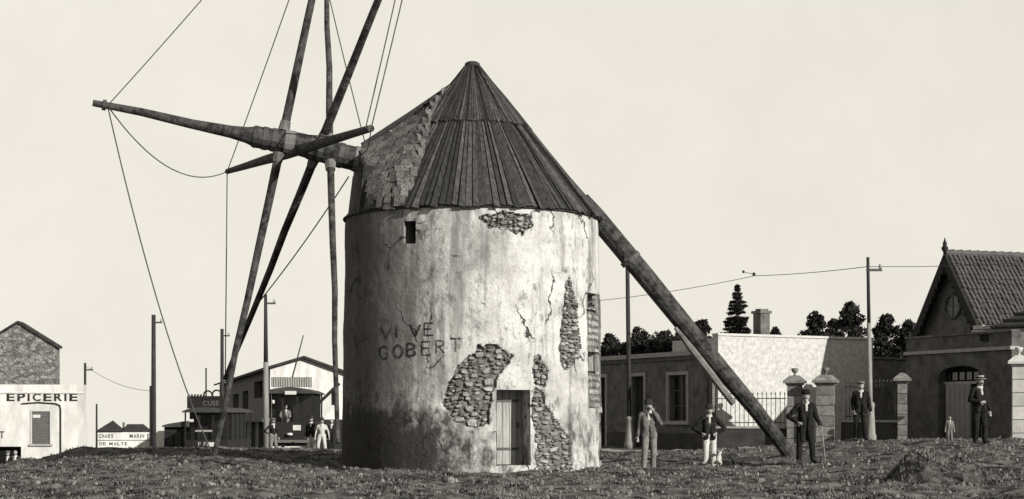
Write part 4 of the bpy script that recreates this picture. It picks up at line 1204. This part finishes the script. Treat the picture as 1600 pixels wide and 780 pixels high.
for k in range(150):
    cs.append((random.random() * hg.L, random.uniform(-.3, .5), random.uniform(3.2, 4.7 + .5 * noise.noise(Vector((k * .7, 0, 0)))))); rs.append(random.uniform(.22, .5))
for k in range(9): MB().tube([(hg.L * (k + .5) / 9, .1, -.2), (hg.L * (k + .5) / 9 + .1, .1, 3.0)], [.07, .04], 6).build('stem', M_bark, T)
crown_obj(leaves(cs, rs, 90, .11), M_leaf, T).name = 'foliage'
# conifer in tiers
b = P(1152, 0, 86); zg = gz(b.x, 86); H = P(1152, 447, 86).z - zg
T = thing('conifer_tree', 'pointed dark conifer standing beside the chimney', 'tree', (b.x, 86, zg))
MB().tube([(0, 0, -.2), (0, 0, H * .6), (0, 0, H * .98)], [.16, .09, .02], 8).build('trunk', M_bark, T)
qs = []
for k in range(20):
    t = min(1, k / 19 + random.uniform(-.02, .02)); z = H * .55 + H * .44 * t; rad = .98 * (1 - t) ** .8 + .06
    for j in range(11):
        an = 6.28 * j / 11 + k * .7 + random.uniform(-.2, .2); L_ = rad * random.choice((.7, .85, 1.0, 1.1, 1.25)) * random.uniform(.85, 1.1)
        n = int(95 * (L_ + .2))
        for i in range(n):
            s = random.random(); c = Vector((math.cos(an) * L_ * s, math.sin(an) * L_ * s, z - .28 * L_ * s + .10 * s * s)); 
            d = Vector((random.gauss(0, 1), random.gauss(0, 1), random.gauss(-.3, .6))).normalized() * random.uniform(.07, .17); e = Vector((random.gauss(0, 1), random.gauss(0, 1), random.gauss(0, 1))).normalized() * .05
            qs += [c - d, c + e, c + d, c - e]
crown_obj(np.array([tuple(v) for v in qs]), M_leafC, T)

# ------------------------------------------------------------------ people and dogs
M_skin = mat('skin', .30, .36, bump=0, rough=.6)
M_coatD = mat('dark_cloth', .012, .03, scale=9, bump=.4, rough=.95, spec=.05)
M_coatG = mat('charcoal_cloth', .03, .06, scale=9, bump=.4, rough=.95, spec=.05)
M_coatL = mat('pale_grey_cloth', .10, .17, scale=9, bump=.4, rough=.95, spec=.05)
M_clothG = mat('grey_cloth', .16, .26, scale=9, bump=.4, rough=.95, spec=.05)
M_clothW = mat('white_cloth', .52, .66, scale=9, bump=.4, rough=.95, spec=.05)
M_shoe = mat('boot_leather', .015, .03, bump=.1, rough=.6)
M_hair = mat('dark_hair', .01, .02, bump=.3)
M_straw = mat('straw', .30, .42, bump=.2)
def caps_mesh(caps, n=10):
    mb = MB()
    for p, q, ra, rb, tg in caps:
        p, q = Vector(p), Vector(q); d = q - p
        if d.length < 1e-4: d = Vector((0, 0, 1e-3)); q = p + d
        d.normalize(); pts, rr = [], []
        for t in (-.98, -.8, -.45): pts.append(p + d * ra * t); rr.append(ra * math.sqrt(1 - t * t))
        pts.append(p); rr.append(ra); pts.append(q); rr.append(rb)
        for t in (.45, .8, .98): pts.append(q + d * rb * t); rr.append(rb * math.sqrt(1 - t * t))
        mb.tube(pts, rr, n)
    return mb
def fuse(name, caps, mats, parent, voxel, scale=1.0, crease=.006):
    """one continuous skin grown over the limbs; each face takes the cloth of its nearest limb"""
    mb = caps_mesh(caps); me = bpy.data.meshes.new(name); me.from_pydata([tuple(v) for v in mb.v], [], mb.f)
    ob = link(name, me)
    r = ob.modifiers.new('r', 'REMESH'); r.mode = 'VOXEL'; r.voxel_size = voxel
    s = ob.modifiers.new('s', 'SMOOTH'); s.factor = .5; s.iterations = 3
    bpy.context.view_layer.update()
    dg = bpy.context.evaluated_depsgraph_get()
    m2 = bpy.data.meshes.new_from_object(ob.evaluated_get(dg))
    bpy.data.objects.remove(ob); bpy.data.meshes.remove(me)
    m2.name = name
    nv2 = len(m2.vertices); vc = np.empty(nv2 * 3); vn = np.empty(nv2 * 3)
    m2.vertices.foreach_get('co', vc); m2.vertices.foreach_get('normal', vn); vc = vc.reshape(-1, 3); vn = vn.reshape(-1, 3)
    am_ = np.array([noise.noise(Vector((p[0] * 11, p[1] * 11, p[2] * 6))) + .6 * noise.noise(Vector((p[0] * 23 + 4, p[1] * 23, p[2] * 15))) if p[2] < 1.5 else 0.0 for p in vc.tolist()])
    m2.vertices.foreach_set('co', (vc + vn * (crease * am_)[:, None]).ravel()); m2.update()
    for m in mats: m2.materials.append(m)
    k = len(m2.polygons); c = np.empty(k * 3); m2.polygons.foreach_get('center', c); c = c.reshape(-1, 3)
    best = np.full(k, 1e9); idx = np.zeros(k, int)
    for p, q, ra, rb, tg in caps:
        p, q = np.array(p, float), np.array(q, float); d = q - p; L2 = max(d @ d, 1e-9)
        t = np.clip(((c - p) @ d) / L2, 0, 1); ds = np.linalg.norm(c - p - t[:, None] * d, axis=1) - (ra + (rb - ra) * t)
        u = ds < best; best[u] = ds[u]; idx[u] = tg
    m2.polygons.foreach_set('material_index', idx); m2.polygons.foreach_set('use_smooth', [True] * k)
    if scale != 1: m2.transform(Matrix.Scale(scale, 4))
    return link(name, m2, parent)
def V(*a): return Vector(a)
def hand_caps(w, d, side, curl=.4):
    """palm and five fingers from the wrist w along direction d"""
    w, d = Vector(w), Vector(d).normalized()
    sx = d.cross(V(0, 1, 0.01)); sx = sx.normalized() if sx.length > .1 else V(0, 0, 1)
    nr = d.cross(sx).normalized(); out = [(w, w + d * .075, .024, .034, 0)]
    for i, L_ in enumerate((.062, .074, .078, .066)):
        b_ = w + d * .085 + sx * (i - 1.5) * .021; k = b_ + d * L_ * .5; e = k + (d * (1 - curl) + nr * curl).normalized() * L_ * .55
        out += [(b_, k, .0095, .009, 0), (k, e, .009, .0075, 0)]
    b_ = w + d * .03 - sx * .032; k = b_ + (d * .6 - sx).normalized() * .04; out += [(b_, k, .012, .010, 0), (k, k + d * .035, .010, .008, 0)]
    return out
def person(px, Y, H, label, arms, hat, coat, trou, shirt=None, rz=0, stance=.10, long=False, voxel=.011, jacket=True, zoff=0, head_turn=0, beard=None, z=None, grp=None):
    q = P(px, 0, Y); zz = gz(q.x, Y) if z is None else z
    T = thing('person', label, 'person', (q.x, Y, zz + zoff), rz, grp); sc = H / 1.76
    shirt = shirt or M_clothW
    caps = []; lean = random.choice((-1, 1)) * random.uniform(.5, 1); sway = -lean * .03
    for s in (-1, 1):
        fw = s * lean; hip, kn, an = V(s * .095 + sway, .0, .92), V(s * (stance + .005) + sway * .6, -.03 - .10 * max(0, fw), .50), V(s * stance * 1.15, .03 - .16 * max(0, fw), .09)
        caps += [(hip, kn, .105, .082, 2), (kn, an, .082, .070, 2), (an + V(0, -.02, -.04), an + V(s * .06, -.16, -.052), .042, .034, 3), (an + V(0, .03, -.045), an + V(0, -.02, -.04), .04, .042, 3)]
    caps += [(V(-.075, .01, .95), V(.075, .01, .95), .122, .122, 2), (V(0, .01, 1.02), V(0, .0, 1.22), .125, .14, 4), (V(-.06, .0, 1.28), V(.06, 0, 1.28), .135, .135, 4),
             (V(-.14, .015, 1.42), V(.14, .015, 1.42), .062, .062, 4), (V(0, -.075, 1.44), V(0, -.125, 1.30), .034, .022, 6), (V(-.03, .0, 1.50), V(.03, 0, 1.50), .058, .058, 6), (V(0, .01, 1.44), V(0, -.005, 1.54), .058, .052, 0)]
    hc = V(0, -.02, 1.64); R_ = Matrix.Rotation(head_turn, 3, 'Z')
    def h_(x, y, z_): return hc + R_ @ V(x, y, z_)
    caps += [(h_(0, .015, .025), h_(0, .02, .03), .098, .098, 0), (h_(0, -.03, -.04), h_(0, -.03, -.03), .072, .078, 0), (h_(0, -.065, -.075), h_(0, -.06, -.07), .034, .034, 0),
             (h_(0, -.10, .012), h_(0, -.118, -.025), .011, .016, 0), (h_(-.088, .01, -.005), h_(-.088, .012, -.03), .018, .014, 0), (h_(.088, .01, -.005), h_(.088, .012, -.03), .018, .014, 0),
             (h_(-.036, -.088, .018), h_(-.034, -.088, .018), .011, .011, 5), (h_(.036, -.088, .018), h_(.034, -.088, .018), .011, .011, 5),
             (h_(-.028, -.105, -.045), h_(.028, -.105, -.045), .012, .012, 5), (h_(0, .04, .0), h_(0, .05, .06), .09, .08, 5)]
    if beard: caps += [(h_(0, -.075, -.08), h_(0, -.06, -.13), .045, .03, 6)]
    jc = []
    for s, (el, wr_, hd) in zip((-1, 1), arms):
        sh0 = V(s * .185, .015, 1.42); el, wr_ = V(*el), V(*wr_)
        caps += [(sh0, el, .058, .045, 1), (el, wr_, .046, .032, 1)] + hand_caps(wr_ + (wr_ - el).normalized() * .01, hd, s)
        jc += [(sh0, el, .074, .064, 0), (el, wr_ - (wr_ - el) * .05, .065, .052, 0)]
    body = fuse('body', caps, [M_skin, coat if jacket else shirt, trou, M_shoe, shirt, M_hair, M_clothW], T, voxel, sc)
    if jacket:
        hem = .55 if long else .84
        for s in (-1, 1):
            jc += [(V(s * .075, .03, 1.38), V(s * .085, .03, 1.1), .10, .11, 0), (V(s * .085, .03, 1.1), V(s * .105, .04, hem + .06), .108, .10, 0), (V(s * .105, -.055, 1.36), V(s * .07, -.075, 1.12), .065, .08, 0), (V(s * .07, -.075, 1.12), V(s * .10, -.06, hem + .04), .08, .085, 0), (V(s * .05, .03, 1.46), V(s * .15, .02, 1.44), .05, .06, 0)]
        jc += [(V(0, .06, 1.36), V(0, .06, 1.05), .10, .10, 0)]
        fuse('jacket', jc, [coat], T, max(voxel, .012), sc, .014)
    m = MB(); c = h_(0, .012, .075) * sc
    def L(prof, mt, nm): return MB().lathe([(r * sc, z_ * sc) for r, z_ in prof], c, 18).build(nm, mt, T, smooth=False)
    if hat == 'brim': L([(.165, -.012), (.168, .0), (.108, .006), (.104, .075), (.09, .105), (.03, .11)], M_coatG, 'hat')
    elif hat == 'straw':
        o = L([(.165, -.008), (.168, .006), (.106, .008), (.106, .09), (.02, .092)], M_straw, 'hat'); MB().lathe([(.108 * sc, .01 * sc), (.108 * sc, .045 * sc)], c, 18).build('hat_band', M_coatD, o)
    elif hat == 'bowler': L([(.145, -.004), (.15, .008), (.106, .004), (.106, .06), (.085, .105), (.03, .125)], M_coatD, 'hat')
    elif hat == 'cap':
        o = L([(.10, -.01), (.118, .03), (.12, .05), (.08, .075), (.02, .08)], M_clothG, 'hat'); MB().box(c.x - .07, c.x + .07, c.y - .165, c.y - .09, c.z + .005, c.z + .02).build('visor', M_coatD, o)
    else: pass
    return T, sc
down = lambda s, o=.27, f=-.02: ((s * (.22 + (o - .27)), .03, 1.14), (s * o, f, .89), (s * .05, -.15, -1))
hip = lambda s: ((s * .43, .07, 1.15), (s * .225, -.09, 1.01), (-s * .8, -.5, -.3))
G_M = 'men standing on the waste ground'
person(1013, 43.6, 1.74, 'man in dark flat-brimmed hat raising a hand to his face, light trousers and open jacket', [down(-1), ((.31, -.10, 1.20), (.12, -.17, 1.50), (-.5, .1, .8))], 'brim', M_coatL, M_clothG, M_clothG, stance=.11, grp=G_M)
person(1108, 45.3, 1.66, 'man with hands on hips in dark jacket and white trousers beside the small dogs', [hip(-1), hip(1)], 'brim', M_coatD, M_clothW, M_coatG, stance=.10, grp=G_M)
T, sc = person(1259, 44.0, 1.80, 'man in long dark coat leaning on a cane by the foot of the tail pole', [hip(-1), ((.27, .02, 1.14), (.34, -.16, .93), (.1, -.4, -1))], 'bowler', M_coatD, M_coatD, M_coatD, stance=.14, long=True, beard=True, grp=G_M)
o = MB().tube([(.36 * sc, -.22 * sc, .86 * sc), (.44 * sc, -.30 * sc, .0)], [.014, .010], 8)
o.tube([(.36 * sc, -.22 * sc, .86 * sc), (.35 * sc, -.21 * sc, .90 * sc), (.31 * sc, -.20 * sc, .92 * sc), (.28 * sc, -.19 * sc, .90 * sc)], .013, 6)
q = P(1259, 0, 44.0); o = o.build('walking_cane', M_poleP); o.location = (q.x, 44.0, gz(q.x, 44.0)); tag(o, 'thin walking cane in the hand of the long-coated man', 'cane')
person(1345, 52.0, 1.74, 'man in flat cap and dark suit standing beside the pale-footed pole', [((-.25, .06, 1.15), (-.21, -.07, .93), (.3, -.2, -1)), down(1, .30)], 'cap', M_coatD, M_coatD, M_coatD, stance=.12, rz=R(-10), grp=G_M)
person(1531, 45.6, 1.76, 'man in straw boater and dark suit standing before the lodge doorway', [((-.26, .06, 1.15), (-.10, -.17, 1.09), (.9, -.1, .1)), down(1, .28)], 'straw', M_coatD, M_coatD, M_coatD, stance=.10, rz=R(15), grp=G_M)
person(1484, 47.6, .72, 'small child in grey smock standing in front of the lodge door', [down(-1, .30), down(1, .30)], None, M_clothG, M_clothG, M_clothG, voxel=.012, stance=.09)
G_T = 'people waiting by the trams'
person(427, 77.0, 1.62, 'person in dark waistcoat and pale sleeves beside the sleeved pole', [hip(-1), down(1)], 'cap', M_clothW, M_clothG, M_coatD, jacket=False, voxel=.02, rz=R(30), z=-.44, grp=G_T)
person(486, 77.2, 1.70, 'person in dark jacket and white trousers at the corner of the tram', [down(-1, .24), down(1, .24)], 'brim', M_coatD, M_clothW, M_coatD, voxel=.02, z=-.44, grp=G_T)
person(503, 76.6, 1.62, 'person in white shirt and white trousers walking before the dark shopfront', [down(-1, .33), down(1, .35)], 'brim', M_clothW, M_clothW, M_clothW, jacket=False, voxel=.02, stance=.16, z=-.44, grp=G_T)
person(518, 77.4, 1.60, 'person all in dark clothes next to the mill edge', [down(-1, .26), down(1, .26)], None, M_coatD, M_coatD, M_coatG, voxel=.02, z=-.44, grp=G_T)
person(446, 80.3, 1.66, 'tram driver in pale jacket behind the dash of the tram', [((-.25, -.12, 1.2), (-.15, -.3, 1.15), (0, -1, 0)), ((.25, -.12, 1.2), (.15, -.3, 1.15), (0, -1, 0))], 'cap', M_clothG, M_coatD, M_clothW, voxel=.02, z=.15, grp=G_T)
person(12, 79.3, 1.62, 'dark figure in the low doorway of the grocery shop', [down(-1), down(1)], 'cap', M_coatD, M_coatD, M_coatG, voxel=.02, z=-1.95, grp='people in the shop doorway')
person(24, 79.5, 1.66, 'figure with pale collar in the low doorway of the grocery shop', [down(-1), down(1)], None, M_coatG, M_coatD, M_clothW, voxel=.02, z=-1.95, grp='people in the shop doorway')

M_dogW = mat('pale_fur', .45, .6, bump=.5, scale=12); M_dogD = mat('dark_fur', .015, .04, bump=.5, scale=12)
def dog(px, Y, label, m, sit, rz, s=1.0):
    q = P(px, 0, Y); T = thing('dog', label, 'dog', (q.x, Y, gz(q.x, Y)), rz, 'small dogs in the grass'); c = []
    if sit:
        c += [(V(.0, .0, .14), V(.13, 0, .30), .085, .075, 0), (V(.13, 0, .32), V(.17, 0, .40), .05, .045, 0)]
        hx_, hz = .19, .44
        for y in (-.045, .045): c += [(V(.13, y, .26), V(.16, y, .13), .035, .024, 0), (V(.16, y, .13), V(.16, y, .025), .022, .018, 0), (V(.16, y, .02), V(.20, y, .015), .018, .015, 0), (V(.0, y * 1.7, .12), V(.09, y * 1.9, .13), .05, .035, 0), (V(.09, y * 1.9, .12), V(.03, y * 1.9, .03), .028, .02, 0), (V(.03, y * 1.9, .02), V(.12, y * 1.9, .015), .02, .016, 0)]
        c += [(V(-.05, 0, .07), V(-.16, .03, .05), .022, .012, 0)]
    else:
        c += [(V(-.16, 0, .25), V(.02, 0, .26), .062, .070, 0), (V(.02, 0, .26), V(.13, 0, .27), .075, .078, 0), (V(.16, 0, .31), V(.22, 0, .37), .05, .045, 0)]
        hx_, hz = .25, .40
        for y in (-.05, .05): c += [(V(.13, y, .24), V(.12, y, .13), .036, .022, 0), (V(.12, y, .13), V(.13, y, .02), .020, .017, 0), (V(.13, y, .018), V(.165, y, .014), .018, .014, 0), (V(-.16, y, .24), V(-.12, y, .16), .05, .03, 0), (V(-.12, y, .16), V(-.19, y, .10), .026, .018, 0), (V(-.19, y, .10), V(-.175, y, .02), .018, .016, 0), (V(-.175, y, .018), V(-.14, y, .014), .018, .014, 0)]
        c += [(V(-.21, 0, .28), V(-.30, .02, .38), .02, .012, 0)]
    c += [(V(hx_, 0, hz), V(hx_ + .02, 0, hz), .052, .050, 0), (V(hx_ + .04, 0, hz - .01), V(hx_ + .11, 0, hz - .025), .034, .022, 0)]
    for y in (-.04, .04): c += [(V(hx_ - .02, y, hz + .03), V(hx_ - .035, y * 1.2, hz + .085), .018, .008, 0)]
    fuse('body', c, [m], T, .009, s)
dog(1121, 44.9, 'small pale dog sitting at the feet of the white-trousered man', M_dogW, True, R(60), .85)
dog(1153, 44.6, 'small dark dog standing alone in the grass near the tail pole', M_dogD, False, R(200), .85)

# ------------------------------------------------------------------ ground cover
M_grass = mat('dry_grass', .008, .26, scale=1.1, bump=0, contrast=(.43, .60), detail=15, rough=.9, spec=.05)
N = 250000
gy_ = 23 + 42 * rng.random(N) ** 1.05; gx_ = (rng.random(N) * 2 - 1) * (gy_ * .30 + 2.5)
cl = np.sin(gx_ * 1.9 + 1.3 * np.sin(gy_ * .7)) * np.sin(gy_ * 1.3 + 1.7 * np.sin(gx_ * .9)) + .6 * np.sin(gx_ * 5.1 + gy_ * 3.7) * np.sin(gy_ * 4.3 - gx_ * 2.1)
bare = np.sin(gx_ * .55 + 2 * np.sin(gy_ * .21)) * np.sin(gy_ * .33 + 1.4 * np.sin(gx_ * .4 + 1))
keep = (cl + .9 * bare + rng.random(N) * 1.4 > .62)
keep &= np.hypot(gx_ - MX, gy_ - MY) > 3.28
keep &= ~((np.hypot((gx_ - .35) / 1.3, (gy_ - 39.6) / 2.2) < 1) & (rng.random(len(gx_)) < .85))
keep &= ~((np.abs(gx_ - (.6 + .12 * (39 - gy_) + .5 * np.sin(gy_ * .35))) < .55) & (gy_ < 40) & (rng.random(len(gx_)) < .7))
pc = (gx_ - 3.0) / 7.2; onp = (pc > 0) & (pc < 1) & (np.abs(gy_ - (66 - 14.5 * pc + 1.3 * np.sin(pc * 5))) < 1.1 * (1 - .45 * pc)); keep &= ~onp
gx_, gy_, cl = gx_[keep], gy_[keep], cl[keep]; N = len(gx_)
kh = ~((np.hypot(gx_ - hx, gy_ - hy) < 1.0) & (gx_ < hx + .5)); gx_, gy_, cl = gx_[kh], gy_[kh], cl[kh]
bz = G(gx_, gy_)
ex = rng.normal(.2, .5, 1800) + hx; ey = rng.normal(0, .5, 1800) + hy
gx_ = np.concatenate([gx_, ex]); gy_ = np.concatenate([gy_, ey]); cl = np.concatenate([cl, np.full(len(ex), .3)]); bz = np.concatenate([bz, G(ex, ey)]); N = len(gx_)
near = np.where(np.hypot(gx_ - hx, gy_ - hy) < 3.0)[0]
for i in near:
    h_ = heap_h(gx_[i], gy_[i]); bz[i] += h_ - .03 if h_ > 0 else 0
hgt = rng.uniform(.012, .055, N) * (1 + .5 * np.clip(cl, -.6, 1)); hgt *= np.where(rng.random(N) < .03, 1.7, 1)
th = rng.random(N) * 6.28; wd = rng.uniform(.008, .022, N); ln_ = rng.normal(0, .55, (N, 2)) * hgt[:, None]
v = np.empty((N, 3, 3)); 
v[:, 0] = np.stack([gx_ - np.cos(th) * wd, gy_ - np.sin(th) * wd, bz - .01], 1); v[:, 1] = np.stack([gx_ + np.cos(th) * wd, gy_ + np.sin(th) * wd, bz - .01], 1)
v[:, 2] = np.stack([gx_ + ln_[:, 0], gy_ + ln_[:, 1], bz + hgt], 1)
me = bpy.data.meshes.new('grass'); me.vertices.add(N * 3); me.vertices.foreach_set('co', v.ravel()); me.loops.add(N * 3); me.loops.foreach_set('vertex_index', np.arange(N * 3)); me.polygons.add(N); me.polygons.foreach_set('loop_start', np.arange(N) * 3)
me.update(calc_edges=True); me.materials.append(M_grass)
tag(link('grass', me), 'short dry grass and stubble over the waste ground', 'grass', kind='stuff')
# loose stones
M_peb = mat('limestone_chips', .04, .32, scale=2.2, bump=.3)
NP = 9000
py_ = 23 + 34 * rng.random(NP); px_ = (rng.random(NP) * 2 - 1) * (py_ * .30 + 2)
kp = np.hypot(px_ - MX, py_ - MY) > 3.4; px_, py_ = px_[kp], py_[kp]; NP = len(px_); pz = G(px_, py_)
ph_ = np.arange(6)[None] * 1.047 + rng.random((NP, 1)) * 6; r6 = (.010 + .045 * rng.random((NP, 1)) ** 3) * rng.uniform(.7, 1.2, (NP, 6))
base = np.stack([px_[:, None] + np.cos(ph_) * r6, py_[:, None] + np.sin(ph_) * r6, np.repeat(pz[:, None] - .01, 6, 1)], -1)
topv = np.stack([px_[:, None] + np.cos(ph_) * r6 * .6, py_[:, None] + np.sin(ph_) * r6 * .6, pz[:, None] + r6.mean(1, keepdims=True) * rng.uniform(.7, 1.4, (NP, 6))], -1)
vv = np.concatenate([base, topv], 1).reshape(-1, 3); o12 = np.arange(NP)[:, None] * 12
fl = []
for k in range(6): fl.append(np.concatenate([o12 + k, o12 + (k + 1) % 6, o12 + (k + 1) % 6 + 6, o12 + k + 6], 1))
faces_ = np.concatenate(fl).tolist() + (o12 + np.arange(6, 12)[None]).tolist()
me = bpy.data.meshes.new('gravel'); me.from_pydata(vv.tolist(), [], faces_); me.materials.append(M_peb)
tag(link('gravel', me), 'pale limestone chips scattered in the grass', 'gravel', kind='stuff')
# bigger field stones one can pick out
rock_lab = [(1010, 768, 'pale flat stone at the bottom of the picture below the mill door'), (270, 768, 'pale stone lying in the grass well left of the mill'), (330, 752, 'pale stone just below the foot of the sail stock'), (90, 768, 'small pale stone near the bottom left corner'),
            (1190, 752, 'pale stone in the grass below the man with the cane'), (1520, 760, 'pale stone to the right of the earth heap'), (700, 762, 'pale stone in front of the stained mill foot'), (1000, 742, 'stone near the feet of the man raising a hand'), (480, 758, 'pale stone left of the mill below its shadow')]
for x, y, lb in rock_lab:
    Y = 36.0
    for _ in range(25): Y = F * (CZ - gz((x - 800) / F * Y, Y)) / (y - HOR)
    X = (x - 800) / F * Y; mb = MB(); nv = 8; rr3 = random.uniform(.06, .11)
    rings = []
    for lv, (sc_, zz_) in enumerate(((1.0, -.03), (1.05, .03), (.75, .085), (.3, .10))):
        for k in range(nv): a = 6.28 * k / nv; s = rr3 * sc_ * random.uniform(.8, 1.15); mb.v.append((math.cos(a) * s * 1.25, math.sin(a) * s, zz_ * rr3 / .1 * random.uniform(.8, 1.1)))
    mb.f = [(l * nv + k, l * nv + (k + 1) % nv, (l + 1) * nv + (k + 1) % nv, (l + 1) * nv + k) for l in range(3) for k in range(nv)] + [tuple(range(3 * nv, 4 * nv))]; mb.m = [0] * len(mb.f)
    o = mb.build('field_stone', M_peb); o.location = (X, Y, gz(X, Y)); tag(o, lb, 'stone', 'loose field stones')
